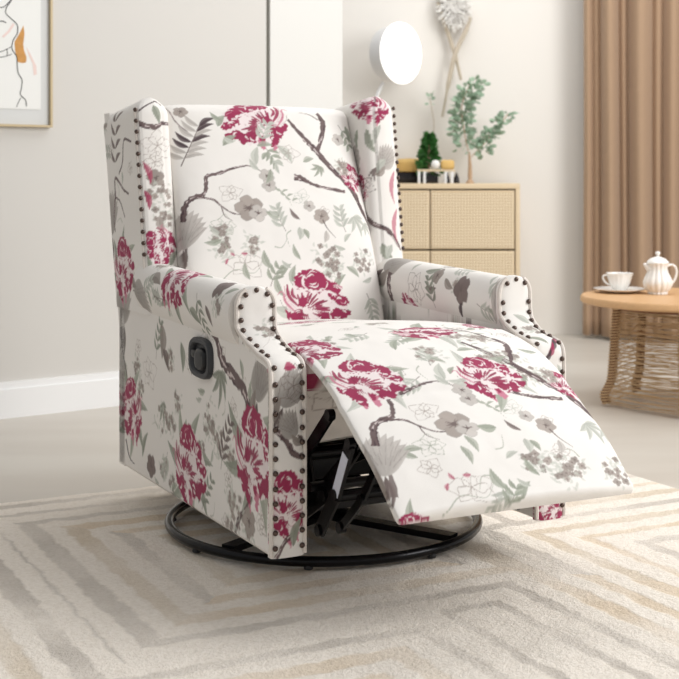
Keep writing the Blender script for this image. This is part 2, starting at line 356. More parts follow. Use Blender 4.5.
c.outline(-.25, .36, .05, 60); c.outline(.42, .17, .05, 61); c.stroke([(-.43,.17),(-.40,.13),(-.36,.12)], .008, DARK, .9, .2)
for (x, y, r, sq, ro, sd, pa) in ((-.385,.25,.092,.9,.2,121,.25), (.022,.190,.105,.9,.1,122,.25), (.385,.278,.108,.95,.1,123,.25), (-.43,.60,.085,1,.2,124,.3)): c.peony(x, y, r, sq, ro, sd, pa)
c.branch([(-.39,.79),(-.43,.80),(-.50,.83),(-.50,.78),(-.51,.73),(-.50,.69)], [.006,.007,.008,.006]); c.branch([(-.50,.78),(-.46,.77),(-.42,.73)], .005)
c.branch([(-.37,.92),(-.43,.925),(-.44,.87),(-.47,.84)], .006)
for i in range(4):
    c.leaf(-.50, .87+.035*i, 2.4, .05, .014, GBD*1.2); c.leaf(-.50, .87+.035*i, .5, .05, .014, GBD*(1.1+.1*i))
c.done()

trim_c = Cloth(-.1, .9, -.05, 1.1)     # narrow cloth strips: left wing, right wing, left post, right post, arm tops
c = trim_c
# left wing front, u 0..0.12 (u grows inward), v = height
c.branch([(-.01,.965),(.03,.955),(.06,.965),(.10,.962)], [.014,.012,.009,.006]); c.leaf(.03, 1.01, -1.2, .05, .02, SAGE*.9); c.stroke([(-.01,.99),(.03,1.02),(.06,1.01)], .005, DARK)
c.outline(.04, .91, .04, 71); c.outline(.03, .87, .03, 72); c.gflower(.03, .83, .022, 5, 73, GB*.9); c.hyd(.04, .79, .035, 74); c.hyd(.05, .74, .035, 75); c.leaf(.0, .87, -1.3, .06, .016, CRIM*1.3, .7); c.leaf(.0, .80, -1.4, .05, .016, CRIM*1.2, .8); c.leaf(.04, .70, 1.7, .04, .02, GB)
c.peony(.035, .665, .05, 1.0, 1.2, 131, .3); c.leaf(.05, .61, .8, .06, .02, SAGE*.9); c.leaf(.01, .61, 2.0, .05, .02, SAGE)
# right wing: u 0.3.. (outer front corner at u=.3)
c.leaf(.38, .96, -1.9, .07, .022, SAGE*.9); c.leaf(.34, .97, -1.2, .06, .02, SAGEL*.9); c.leaf(.42, .96, -1.4, .06, .018, SAGE); c.peony(.37, 1.025, .075, .7, 0, 132, .25)
c.dove(.35, .86, .07, 2.2, .95, 9); c.dove(.44, .86, .06, 1.4, 1, 10); c.leaf(.33, .88, -.9, .05, .02, SAGEL*.9)
c.peony(.44, .79, .05, 1.1, .5, 133, .5); c.outline(.40, .81, .035, 76, GBD)
c.branch([(.47,.77),(.42,.745),(.38,.71),(.335,.69),(.30,.64)], [.012,.014,.014,.012,.006]); c.leaf(.36, .66, -2.2, .06, .026, SAGE*.95); c.leaf(.33, .655, -1.2, .04, .022, SAGEL*.9)
c.branch([(.47,.575),(.42,.572),(.37,.578),(.28,.568)], [.008,.022,.012,.006]); c.leaf(.305, .85, -1.5, .09, .014, CRIM*1.4, .7, False); c.leaf(.305, .75, -1.5, .09, .014, CRIM*1.4, .7, False)
# left post u .5 centre .54 ; v = arc length from the floor end
c.dove(.525, .29, .085, .9, .75, 12); c.outline(.55, .33, .04, 77, GBD); c.branch([(.505,.25),(.53,.23),(.55,.20),(.58,.19)], .012); c.leaf(.53, .16, -1.2, .07, .026, SAGE*.85); c.dove(.56, .235, .06, 2.2, .75, 13)
c.peony(.545, .10, .06, 1.2, .2, 134, .25); c.branch([(.51,.0),(.53,.03),(.56,.05)], .009); c.leaf(.55, .02, 1.2, .06, .02, SAGE*.85); c.leaf(.53, .36, .0, .03, .012, CRIM*1.3, .9); c.hyd(.56, .50, .028, 79); c.stroke([(.52,.44),(.55,.47),(.57,.52)], .0015, GBL)
# right post centre .69
c.peony(.69, .03, .05, 1, 0, 135, .25); c.fill(6, .66, .72, .1, .35, 80); c.leaf(.69, .37, .7, .05, .018, SAGE*.95); c.leaf(.67, .47, .9, .05, .022, SAGEL*.9); c.hyd(.68, .44, .025, 81)
for t in range(5): c.leaf(.665+.012*t, .38-.01*t, 2.4, .035, .012, CRIM*1.2 if t % 2 else DARK, .85)
c.done()

armL_c = Cloth(-.45, .45, -.4, .4); c = armL_c    # u = around the roll (0 on top, + outward for the left arm), v = front
for i in range(7): c.leaf(.035, -.02, i*.9, .13, .03, SAGE*(.82+.08*(i % 3)), .85)
c.leaf(.06, -.20, 1.5, .09, .03, GB*.8); c.leaf(.09, -.16, 1.2, .05, .024, GBD); c.dove(.10, -.30, .10, 1.2, .8, 14); c.sprig(.06, .12, .4, .08, 4, SAGE*.8); c.leaf(.08, .18, .4, .05, .02, GBD*1.2); c.gflower(.03, .22, .03, 5, 83, GBD*1.2); c.leaf(.1, .08, 1.0, .06, .03, SAGE*.8)
c.fill(26, -.12, .14, -.3, .3, 84); c.peony(.03, -.03, .085, 1.1, 1.2, 140, .25)
c.done()
armR_c = Cloth(-.45, .45, -.4, .4); c = armR_c    # u negative = inner face of the right arm
c.fill(26, -.18, .12, -.3, .3, 91); c.dove(-.055, -.20, .12, .6, .8, 15); c.branch([(-.14,-.17),(-.10,-.165),(-.06,-.16)], .018)
c.peony(-.15, -.08, .045, 1, 0, 143, .1); c.outline(-.09, -.03, .05, 92, GBD); c.gflower(-.07, .18, .034, 5, 93, GBD*1.2); c.gflower(-.045, .06, .022, 5, 94, GB*.85); c.leaf(-.10, .18, -2.8, .05, .014, DARK)
c.leaf(-.05, .10, 2.0, .05, .02, GB*.85); c.leaf(-.04, .0, 1.2, .06, .018, SAGE*.85); c.leaf(-.08, .02, 1.5, .05, .02, GBD*1.2); c.sprig(-.13, .05, -.3, .07, 4, SAGE*.8)
c.done()

def fabric_mat():
    m = bpy.data.materials.new('floral_linen'); m.use_nodes = True; nt = m.node_tree; b = nt.nodes['Principled BSDF']
    at = nt.nodes.new('ShaderNodeAttribute'); at.attribute_name = 'print'
    tc = nt.nodes.new('ShaderNodeTexCoord'); n = nt.nodes.new('ShaderNodeTexNoise'); n.inputs['Scale'].default_value = 600; n.inputs['Detail'].default_value = 2
    n2 = nt.nodes.new('ShaderNodeTexNoise'); n2.inputs['Scale'].default_value = 9; n2.inputs['Detail'].default_value = 2
    nt.links.new(tc.outputs['Object'], n.inputs['Vector']); nt.links.new(tc.outputs['Object'], n2.inputs['Vector'])
    mx = nt.nodes.new('ShaderNodeMix'); mx.data_type = 'RGBA'; mx.blend_type = 'MULTIPLY'; mx.inputs[0].default_value = 1
    mx.inputs[7].default_value = lin(238, 234, 229)
    nt.links.new(at.outputs['Color'], mx.inputs[6]); nt.links.new(mx.outputs[2], b.inputs['Base Color'])
    bp = nt.nodes.new('ShaderNodeBump'); bp.inputs['Strength'].default_value = .25; bp.inputs['Distance'].default_value = .002
    nt.links.new(n.outputs['Fac'], bp.inputs['Height'])
    bq = nt.nodes.new('ShaderNodeBump'); bq.inputs['Strength'].default_value = .35; bq.inputs['Distance'].default_value = .02
    nt.links.new(n2.outputs['Fac'], bq.inputs['Height']); nt.links.new(bp.outputs[0], bq.inputs['Normal']); nt.links.new(bq.outputs[0], b.inputs['Normal'])
    b.inputs['Roughness'].default_value = .85; b.inputs['Specular IOR Level'].default_value = .25; b.inputs['Sheen Weight'].default_value = .1
    return m
FAB = fabric_mat()

def loft(name, P, col, parent, m=None, cap=(True, True)):
    """P (ns, nr, 3) rings in (x, forward, z); col (ns, nr, 3). One closed mesh."""
    ns, nr = P.shape[:2]
    V = P.reshape(-1, 3).copy(); V[:, 1] *= -1
    i = np.arange(ns-1)[:, None]*nr; j = np.arange(nr)[None]; k = (j+1) % nr
    Q = np.stack([i+j, i+k, i+nr+k, i+nr+j], -1).reshape(-1, 4)
    a, b_, c_, d = (V[Q[:, t]] for t in range(4))
    vol = np.einsum('ij,ij->i', a, np.cross(b_, c_)).sum()+np.einsum('ij,ij->i', a, np.cross(c_, d)).sum()
    cen = V.mean(0); vol = 0
    a, b_, c_, d = a-cen, b_-cen, c_-cen, d-cen
    vol = np.einsum('ij,ij->i', a, np.cross(b_, c_)).sum()+np.einsum('ij,ij->i', a, np.cross(c_, d)).sum()
    c0 = np.arange(nr)[::-1]; c1 = np.arange(nr)+(ns-1)*nr
    if vol < 0: Q = Q[:, ::-1]; c0 = c0[::-1]; c1 = c1[::-1]
    me = bpy.data.meshes.new(name)
    caps = [x for x, t in ((c0, cap[0]), (c1, cap[1])) if t]
    nq = len(Q); loops = np.concatenate([Q.ravel()]+caps).astype(np.int32)
    starts = np.concatenate([np.arange(nq)*4, nq*4+np.arange(len(caps))*nr]).astype(np.int32)
    me.vertices.add(len(V)); me.vertices.foreach_set('co', V.ravel())
    me.loops.add(len(loops)); me.loops.foreach_set('vertex_index', loops)
    me.polygons.add(len(starts)); me.polygons.foreach_set('loop_start', starts)
    me.update(calc_edges=True); me.validate()
    if col is not None:
        at = me.attributes.new('print', 'FLOAT_COLOR', 'POINT')
        cc = np.ones((len(V), 4), np.float32); cc[:, :3] = col.reshape(-1, 3)
        if len(me.vertices) == len(V): at.data.foreach_set('color', cc.ravel())
    return link(name, me, m or FAB, parent, math.radians(60))

def arc_u(ring, zero):
    """cumulative arc length round a ring (nr, 3), zero at index"""
    d = np.linalg.norm(np.diff(ring, axis=0), axis=1); s = np.concatenate([[0], np.cumsum(d)]); return s-s[zero]

RES = .0020
def pad(name, cl, w, ht, n_edge, colf, parent, crown=0, end=.03, p=5, hb=None, wfun=None):
    """cushion: centre line cl (ns,2) of (F,z), half width w, half thickness ht; pattern on the +normal side"""
    ns = len(cl); t = np.gradient(cl, axis=0); t /= np.linalg.norm(t, axis=1)[:, None]; nrm = np.stack([-t[:, 1], t[:, 0]], 1)
    if nrm[:, 1].mean() < 0 and abs(nrm[:, 1].mean()) > .5: nrm = -nrm
    s = np.concatenate([[0], np.cumsum(np.linalg.norm(np.diff(cl, axis=0), axis=1))]); L = s[-1]
    nt = int(2*w/RES); th = np.linspace(-1, 1, nt); x = np.sin(th*PI/2)*.25+th*.75
    tt = np.linspace(1, -1, 26)[1:-1]; tb = np.sin(tt*PI/2)
    xs = np.concatenate([x, tb]); sg = np.concatenate([np.ones(nt), -np.ones(len(tb))])
    h = (1-np.abs(xs)**p)**(1/p)
    e = np.clip(np.minimum(s, L-s)/end, 0, 1); es = np.sqrt(np.clip(1-(1-e)**2, 0.0004, 1))
    P = np.zeros((ns, len(xs), 3))
    for i in range(ns):
        ww = (w if wfun is None else wfun(s[i]/L))*(1-.03*(1-es[i]))
        off = sg*h*(ht if True else 0)*es[i]
        off = np.where(sg > 0, off+crown*(1-xs**2)*(1-xs**2*.3)*es[i], off*(1 if hb is None else hb))
        P[i, :, 0] = xs*ww; P[i, :, 1] = cl[i, 0]+nrm[i, 0]*off; P[i, :, 2] = cl[i, 1]+nrm[i, 1]*off
    U = np.zeros(P.shape[:2]); mid = nt//2
    for i in range(ns): U[i] = arc_u(P[i], mid)
    U = np.where(sg[None] > 0, U, xs[None]*w)
    am = arc_u(P[:, mid], ns//2)+s[ns//2]
    return loft(name, P, colf(U, np.where(sg[None] > 0, am[:, None], s[:, None]), P), parent)

# ------------------------------------------------------------------ camera
H = .8293
cam = bpy.data.cameras.new('camera'); co = bpy.data.objects.new('camera', cam); C.objects.link(co)
co.location = (0, 0, H); co.rotation_euler = (PI/2, 0, 0)
cam.sensor_width = 36; cam.lens = 1315.34/679*36; cam.shift_y = -(339.5-178.2)/679
cam.clip_start = .05; cam.dof.use_dof = True; cam.dof.focus_distance = 2.75; cam.dof.aperture_fstop = 7.5
bpy.context.scene.camera = co
def at(u, v, Y): return ((u-339.5)/1315.34*Y, Y, H-(v-178.2)/1315.34*Y)

# ------------------------------------------------------------------ materials
M = dict(
 black=mat('black_steel', (20,20,23), .25, .6, spec=.5), blackp=mat('black_plastic', (26,27,30), .45),
 dark=mat('dark_grey_plastic', (52,54,58), .5), nail=mat('antique_brass_nail', (96,82,76), .28, .9),
 wallL=mat('warm_white_paint', (212,209,204), .85, bump=.03, scale=30), wallB=mat('cream_wall_paint', (236,232,226), .9, bump=.03, scale=30),
 base=mat('white_trim_paint', (240,240,240), .5), groove=mat('grey_joint', (120,118,110), .8),
 gold=mat('pale_gold_metal', (186,168,134), .5, .2), mat=mat('grey_mat_board', (216,217,216), .9), paper=mat('print_paper', (238,238,235), .9),
 ink=mat('black_ink', (50,48,50), .8), ochre=mat('ochre_paint', (205,150,85), .8, var=.25, scale=60), blush=mat('blush_paint', (236,214,208), .9),
 oak=mat('light_oak', (224,203,170), .55, bump=.05, scale=14, var=.06, stretch=(1,8,8)), ash=mat('honey_wood', (208,166,120), .45, bump=.05, scale=10, var=.12, stretch=(1,9,9)),
 porc=mat('white_porcelain', (240,238,234), .15, bump=0), cord=mat('seagrass_cord', (196,166,128), .8, bump=.3, scale=120, var=.2), cordd=mat('wrapped_cord_post', (120,84,56), .8, bump=.3, scale=90, var=.25),
 curtain=mat('taupe_curtain_cloth', (174,145,118), .9, bump=.15, scale=350, var=.04, sheen=.2),
 leafg=mat('sage_green_leaf', (158,182,158), .6, var=.25, scale=40), leafd=mat('dark_green_leaf', (60,112,52), .5, var=.3, scale=60),
 stem=mat('tan_stem', (190,160,132), .7), twig=mat('driftwood', (196,184,166), .8, var=.15, scale=40), fluff=mat('white_feather', (250,248,244), .95),
 lampw=mat('white_lamp_shell', (232,232,232), .4), lampe=mat('lit_diffuser', (250,250,250), .5, emit=(255,253,248), es=1.6),
 yellow=mat('yellow_wood', (222,184,112), .6, var=.1, scale=20), jar=mat('dark_glass', (30,26,30), .2), label=mat('pale_sticker', (215,218,230), .6),
 straw=mat('straw_hat', (205,182,140), .8, var=.1, scale=90), glass=mat('lining_cloth', (214,206,194), .9, bump=.1, scale=300))

# ------------------------------------------------------------------ the recliner
TH = math.radians(27.08)
chair = thing('recliner_chair', 'cream floral wingback swivel recliner with raised footrest and nailhead trim, standing on the rug', 'recliner chair', (-.037, 3.0988, .0), TH)
def pv(x, F, z): return Vector((x, -F, z))

# seat cushion and footrest share one centre line of the visible surface
sl = np.array([(-.19,.474),(-.05,.484),(.10,.498),(.25,.510),(.34,.510),(.40,.498)])
seat_line = smooth(sl, 40)
def resamp(p, step):
    s = np.concatenate([[0], np.cumsum(np.linalg.norm(np.diff(p, axis=0), axis=1))]); n = int(s[-1]/step)+1
    q = np.linspace(0, s[-1], n); return np.stack([np.interp(q, s, p[:, 0]), np.interp(q, s, p[:, 1])], 1), s[-1]
seat_line, Ls = resamp(seat_line, RES)
off = np.array([0, -.062])
def seat_col(U, S, P):
    return seat_c.sample(U, np.minimum(Ls-S, 9)+0*.0)
pad('seat_cushion', seat_line+off, .268, .052, 1, seat_col, chair, crown=.014, end=.035, p=7)
fl = resamp(smooth(np.array([(.355,.502),(.435,.486),(.512,.459),(.575,.430),(.605,.410),(.664,.366),(.742,.308),(.816,.243)]), 30), RES)
def off_n(l, d):
    t = np.gradient(l, axis=0); t /= np.linalg.norm(t, axis=1)[:, None]; n = np.stack([-t[:, 1], t[:, 0]], 1); n *= np.sign(n[:, 1:2]); return l-n*d[:, None]
sf = np.linspace(0, fl[1], len(fl[0]))
dent = .016+.0022*np.exp(-((sf-.265)/.016)**2)-.004*np.exp(-((sf-.15)/.07)**2)-.004*np.exp(-((sf-.40)/.08)**2)
pad('footrest', off_n(fl[0], dent), .264, .014, 1, lambda U, S, P: seat_c.sample(U, -S+.018), chair, crown=.014, end=.012, p=9, hb=.3, wfun=lambda t: .264-.006*t**3)

# back cushion
bl = resamp(smooth(np.array([(-.175,.44),(-.19,.50),(-.235,.63),(-.29,.76),(-.345,.89),(-.385,.985),(-.405,1.03)]), 30), RES)
blc = bl[0].copy()
t_ = np.gradient(blc, axis=0); t_ /= np.linalg.norm(t_, axis=1)[:, None]; nb = np.stack([t_[:, 1], -t_[:, 0]], 1)   # forward normal
def back_pad():
    w, ht, p, end = .264, .065, 6, .05
    cl = blc-nb*ht*.6; ns = len(cl); s = np.concatenate([[0], np.cumsum(np.linalg.norm(np.diff(cl, axis=0), axis=1))]); L = s[-1]
    nt = int(2*w/RES); th = np.linspace(-1, 1, nt); x = np.sin(th*PI/2)*.3+th*.7; tb = np.sin(np.linspace(1, -1, 26)[1:-1]*PI/2)
    xs = np.concatenate([x, tb]); sg = np.concatenate([np.ones(nt), -np.ones(len(tb))]); h = (1-np.abs(xs)**p)**(1/p)
    e = np.clip((L-s)/end, 0, 1); es = np.sqrt(np.clip(1-(1-e)**2, .0004, 1))
    P = np.zeros((ns, len(xs), 3))
    for i in range(ns):
        o = sg*h*ht*es[i]; bow = .018*math.sin(PI*min(1, s[i]/L)*.9)
        o = np.where(sg > 0, o+bow*(1-xs**2), o)-.4*ht*(1-es[i])
        P[i, :, 0] = xs*w*(1-.02*(1-es[i])); P[i, :, 1] = cl[i, 0]+nb[i, 0]*o; P[i, :, 2] = cl[i, 1]+nb[i, 1]*o
    U = np.array([arc_u(P[i], nt//2) for i in range(ns)]); U = np.where(sg[None] > 0, U, xs[None]*w)
    am = arc_u(P[:, nt//2], ns//3)+s[ns//3]; V = np.repeat((am-.055)[:, None], len(xs), 1)
    loft('back_cushion', P, back_c.sample(U, V), chair)
back_pad()

# outer back frame
def fabric_box_loft(name, P, colf): return loft(name, P, colf(P), chair)
zs = np.linspace(.10, 1.0, 120); Pb = []
for z in zs:
    Fb = -.485-.13*max(0, (z-.45)/.55); r = []
    for x in np.linspace(-.345, .345, 120): r.append((x, Fb, z))
    for x in np.linspace(.345, -.345, 20): r.append((x, Fb+.045, z))
    Pb.append(r)
loft('back_frame', np.array(Pb), side_c.sample(np.array(Pb)[..., 0]*.9, np.array(Pb)[..., 2]), chair)

WINGN = []
def wing(s, Ftop, Fbot):
    ZT = .985 if s < 0 else 1.003
    xo, xi = .350, .262
    zs = np.concatenate([np.linspace(.50, ZT, 190), ZT+.045*np.sin(np.linspace(0, PI/2, 26)[1:])]); P = []; 
    for z in zs:
        t = max(0, (z-ZT)/.045); k = math.sqrt(max(0, 1-t*t)); hw = (xo-xi)/2*k+.0006; xc = (xo+xi)/2
        q = (z-.63)/.38; Ff = Fbot+(Ftop-Fbot)*q-.020*t*t; Fb = -.475-.13*(z-.45)/.55+.01*t*t
        rf = min(.026, hw*.8); r = []
        for f in np.linspace(Fb, Ff-rf, 90)[:-1]: r.append((xc+hw, f, z))
        for a in np.linspace(0, PI/2, 12): r.append((xc+hw-rf*.35+rf*.35*math.cos(a), Ff-rf+rf*math.sin(a), z))
        for x in np.linspace(xc+hw-rf*.35, xc-hw+rf, 20)[1:-1]: r.append((x, Ff+.006*math.sin(PI*(xc+hw-x)/(2*hw+1e-6)), z))
        for a in np.linspace(PI/2, 0, 10): r.append((xc-hw+rf-rf*math.cos(a), Ff-rf+rf*math.sin(a), z))
        for f in np.linspace(Ff-rf, Fb, 50)[1:]: r.append((xc-hw, f, z))
        for x in np.linspace(xc-hw, xc+hw, 6)[1:-1]: r.append((x, Fb, z))
        P.append(r)
    P = np.array(P)
    P[..., 2] -= .028*np.clip((Ftop-.02-P[..., 1])/.27, 0, 1)*np.clip((P[..., 2]-.88)/.12, 0, 1)
    U = np.array([arc_u(q, 100) for q in P]); V = P[..., 2]
    cs = side_c.sample(P[..., 1], P[..., 2]); ct = trim_c.sample(np.clip(U, -.01, .25)+(0 if s < 0 else .30), V)
    m_ = (np.arange(P.shape[1]) < 98)[None, :, None]
    col = np.where(m_, cs, ct); P[..., 0] *= s
    o = loft('wing', P, col, chair)
    # nails and welt on the outer front corner
    welt = []
    for z in np.linspace(.60, ZT+.015, 30):
        q = (z-.63)/.38; t = max(0, (z-ZT)/.045); welt.append(pv(s*(xo-.001), Fbot+(Ftop-Fbot)*q-.012, z))
    b = NB(); tube(b, welt, .0045, 8); obj('welt', b, WELT, o)
    n = 14 if s < 0 else 19
    for k in range(n):
        z = ZT+.013-(ZT+.013-.645)*k/(n-1); q = (z-.63)/.38
        WINGN.append((o, (s*(xo+.001), Fbot+(Ftop-Fbot)*q-.004, z), (s*.75, .65, 0)))
    return o
WELT = mat('cream_welt', (226,218,210), .85, bump=.2, scale=200, var=.1)
wing(-1, -.335, -.262); wing(1, -.285, -.232)

def side(s):
    Fs = np.arange(-.48, .4555, RES); P = []; nz = 150
    prof = np.array([(-.5,.555),(.285,.555),(.305,.548),(.318,.520),(.346,.490),(.401,.473),(.44,.464),(.46,.46)])
    for F in Fs:
        zt = np.interp(F, prof[:, 0], prof[:, 1]); zb = .100; r = [(.345, F, z) for z in np.linspace(zb+.006, zt, nz)]
        r += [(x, F, zt) for x in np.linspace(.341, .286, 8)] + [(.282, F, z) for z in np.linspace(zt, zb, 14)] + [(.288, F, zb-.004), (.338, F, zb-.002)]
        P.append(r)
    P = np.array(P); col = side_c.sample(P[..., 1], P[..., 2]); P[..., 0] *= s
    return loft('side_panel', P, col, chair)
SP = {s: side(s) for s in (-1, 1)}

def arm(s, cl):
    Fs = np.concatenate([-.335+.03*(1-np.cos(np.linspace(0, PI/2, 12)))[:-1], np.arange(-.305, .308, RES*1.1)]); P = []
    th = np.linspace(-.62*PI, 1.5*PI-.12*PI, 150)
    for F in Fs:
        k = math.sqrt(max(.02, 1-max(0, (-.305-F)/.03)**2)); q = (F+.3)/.6; r = []
        zc = .568-.017*q; 
        for a in np.linspace(-.48*PI, 1.48*PI, 260):
            cx, cz = math.cos(a), math.sin(a); n = 2.3
            X = .051*math.copysign(abs(cx)**(2/n), cx)*k; Z = (.056 if cz > 0 else .075)*math.copysign(abs(cz)**(2/n), cz)*(.5+.5*k)
            r.append((.317+X+(0 if cz > 0 else -.012*(-cz)*cx), F, zc+Z))
        P.append(r)
    P = np.array(P); mid = 130
    U = -np.array([arc_u(q, mid) for q in P])   # + towards outside
    col = cl.sample(U, P[..., 1]); P[..., 0] *= s
    return loft('armrest', P, col, chair)
arm(-1, armL_c); arm(1, armR_c)

# front panel: strip that runs up the post, sweeps back and rises to the rounded arm end
fp = smooth(np.array([(.462,.098),(.463,.2),(.463,.32),(.462,.43),(.458,.461),(.44,.472),(.401,.480),(.352,.500),(.326,.522),(.321,.55),(.321,.58),(.321,.611)]), 30)
fp, Lf = resamp(fp, RES)
ft = np.gradient(fp, axis=0); ft /= np.linalg.norm(ft, axis=1)[:, None]; fn = np.stack([ft[:, 1], -ft[:, 0]], 1)
fs = np.linspace(0, Lf, len(fp))
def halfw(z, F):
    k = np.clip((z-.485)/.04, 0, 1) if F < .37 else 0
    w = .0355+.0060*k; c = .3100+.0060*k
    if z > .571: w *= math.sqrt(max(.0005, 1-((z-.571)/.0405)**2))
    return c, w
def front(s, u0):
    P = []
    for i in range(len(fp)):
        c, w = halfw(fp[i, 1], fp[i, 0]); r = []
        for t in np.linspace(-1, 1, 40): 
            d = .004+.007*(1-t**4); r.append((c-t*w, fp[i, 0]+fn[i, 0]*d, fp[i, 1]+fn[i, 1]*d))
        for t in np.linspace(1, -1, 8): r.append((c-t*w, fp[i, 0]-fn[i, 0]*.008, fp[i, 1]-fn[i, 1]*.008))
        P.append(r)
    P = np.array(P); U = np.tile(np.concatenate([np.linspace(-.04, .04, 40), np.zeros(8)]), (len(fp), 1)); V = np.repeat(fs[:, None], 48, 1)
    col = trim_c.sample(U+u0, V); P[..., 0] *= s
    o = loft('front_panel', P, col, chair)
    for sg in (-1, 1):
        pts = [pv(s*(halfw(fp[i, 1], fp[i, 0])[0]+sg*halfw(fp[i, 1], fp[i, 0])[1]), fp[i, 0]+fn[i, 0]*.006, fp[i, 1]+fn[i, 1]*.006) for i in range(2, len(fp)-3, 4)]
        b = NB(); tube(b, pts, .0048, 8); obj('welt', b, WELT, o)
    return o
FP = {-1: front(-1, .54), 1: front(1, .69)}

# decorative nails: (parent panel, position, outward normal)
def nail_mesh():
    b = NB(); lathe(b, [(.0, -.004), (.0052, -.001), (.0056, .0006), (.0052, .0026), (.0036, .0042), (.0018, .0049), (0, .0051)], 14)
    bmesh.ops.recalc_face_normals(b, faces=b.faces); me = bpy.data.meshes.new('nail'); b.to_mesh(me); b.free(); me.materials.append(M['nail'])
    me.polygons.foreach_set('use_smooth', [True]*len(me.polygons)); return me
NM = nail_mesh(); NAILS = list(WINGN)
for s in (-1, 1):
    for sg in (-1, 1):
        d = .022 if s < 0 else .03
        step = .0285
        while d < Lf-.034:
            i = min(len(fp)-1, int(d/Lf*(len(fp)-1))); c, w = halfw(fp[i, 1], fp[i, 0]); w = max(w-.007, .004)
            hid = s > 0 and sg < 0 and fp[i, 1] < .44
            hid = hid or (s > 0 and .14 < fp[i, 1] < .38)       # hidden behind the footrest
            if not hid: NAILS.append((FP[s], (s*(c+sg*w), fp[i, 0]+fn[i, 0]*.010, fp[i, 1]+fn[i, 1]*.010), (0, fn[i, 0], fn[i, 1])))
            d += step
    NAILS.append((FP[s], (s*.3165, .331, .603), (0, 1, .1)))
    for q in (-1, 1): NAILS.append((FP[s], (s*(.3165+q*.0235), .331, .594), (0, 1, .1)))
NAILS.sort(key=lambda n: n[1][0]*.5-n[1][1])
for i, (par, p, n) in enumerate(NAILS[:100]):
    o = bpy.data.objects.new('nail', NM); C.objects.link(o); o.parent = par
    o.location = pv(*p); o.rotation_euler = Vector((n[0], -n[1], n[2])).to_track_quat('Z', 'Y').to_euler()
if len(NAILS) > 100:
    b = NB()
    for par, p, n in NAILS[100:]:
        t = bmesh.new(); t.from_mesh(NM); R = Vector((n[0], -n[1], n[2])).to_track_quat('Z', 'Y').to_matrix().to_4x4()
        t.transform(Matrix.Translation(pv(*p))@R); me = bpy.data.meshes.new('tmp'); t.to_mesh(me); t.free(); b.from_mesh(me); bpy.data.meshes.remove(me)
    o = obj('nail', b, M['nail'], chair); o['kind'] = 'stuff'

# cloth panel under the front of the seat
P = []
for z in np.linspace(.475, .272, 70):
    t = (.475-z)/.203; r = []
    zz = lambda x: z+(.045*(abs(x)/.27)**2*0)-.0
    for x in np.linspace(-.268, .268, 160): r.append((x, .335+.028*math.sin(PI*t*.9)-.02*t, z+.05*t*(abs(x+.27)/.27 if x < 0 else 1)*.5))
    for x in np.linspace(.268, -.268, 20): r.append((x, .318-.02*t, z+.05*t*(abs(x+.27)/.27 if x < 0 else 1)*.5))
    P.append(r)
P = np.array(P); loft('seat_skirt', P, side_c.sample(P[..., 0]*.5-.18, P[..., 2]*.8+.05), chair)

# recline lever in its oval cup
def rrect(F0, z0, a, b_, n=40, p=3.2, sk=0):
    o = []
    for k in range(n):
        t = 2*PI*k/n; c_, s_ = math.cos(t), math.sin(t)
        o.append((F0+a*math.copysign(abs(c_)**(2/p), c_), z0+b_*math.copysign(abs(s_)**(2/p), s_)))
    return o
def ring_solid(bm, x_list, loops):
    rings = [[bm.verts.new(pv(x, f, z)) for f, z in lp] for x, lp in zip(x_list, loops)]
    n = len(rings[0])
    for A, B in zip(rings, rings[1:]):
        for k in range(n): bm.faces.new((A[k], A[(k+1) % n], B[(k+1) % n], B[k]))
    bm.faces.new(rings[0]); bm.faces.new(rings[-1][::-1])
b = NB(); F0, Z0 = .108, .441
ring_solid(b, [-.344, -.353, -.357, -.357, -.353, -.346], [rrect(F0,Z0,.062,.044), rrect(F0,Z0,.062,.044), rrect(F0,Z0,.059,.041), rrect(F0,Z0,.050,.033), rrect(F0,Z0,.047,.030), rrect(F0,Z0,.045,.028)])
hb = obj('lever_cup', b, M['dark'], chair)
b = NB(); ring_solid(b, [-.340, -.358, -.362, -.363], [rrect(F0+.012,Z0-.002,.028,.023), rrect(F0+.012,Z0-.002,.028,.023), rrect(F0+.014,Z0-.003,.024,.019), rrect(F0+.014,Z0-.003,.016,.012)])
obj('lever', b, M['blackp'], chair)
b = NB(); ring_solid(b, [-.345, -.357, -.359], [rrect(F0-.026,Z0+.006,.016,.008), rrect(F0-.026,Z0+.006,.016,.008), rrect(F0-.026,Z0+.006,.012,.005)]); obj('lever_tab', b, M['blackp'], chair)

# swivel base
n = 96; b = NB(); tube(b, [pv(.361*math.cos(2*PI*k/n), .361*math.sin(2*PI*k/n), .031) for k in range(n)], .0110, 14, True); obj('base_ring', b, M['black'], chair)
for k in range(8):
    a = 2*PI*(k+.3)/8; b = NB(); lathe(b, [(.009,.0155),(.010,.018),(.008,.024)], 14, (.361*math.cos(a), .361*math.sin(a), 0)); obj('foot_pad', b, M['blackp'], chair)
for a in (TH*.4+.3, TH*.4+.3+PI/2):
    b = NB(); d = Vector((math.cos(a), math.sin(a), 0))*.352
    bar(b, Vector((0,0,.038))-d, Vector((0,0,.038))+d, .034, .014, Vector((-d.y, d.x, 0)).normalized()); obj('base_crossbar', b, M['black'], chair)
b = NB(); lathe(b, [(.06,.04),(.065,.05),(.05,.056),(.034,.06),(.034,.11),(.09,.115),(.09,.125)], 32); obj('swivel_hub', b, M['black'], chair)

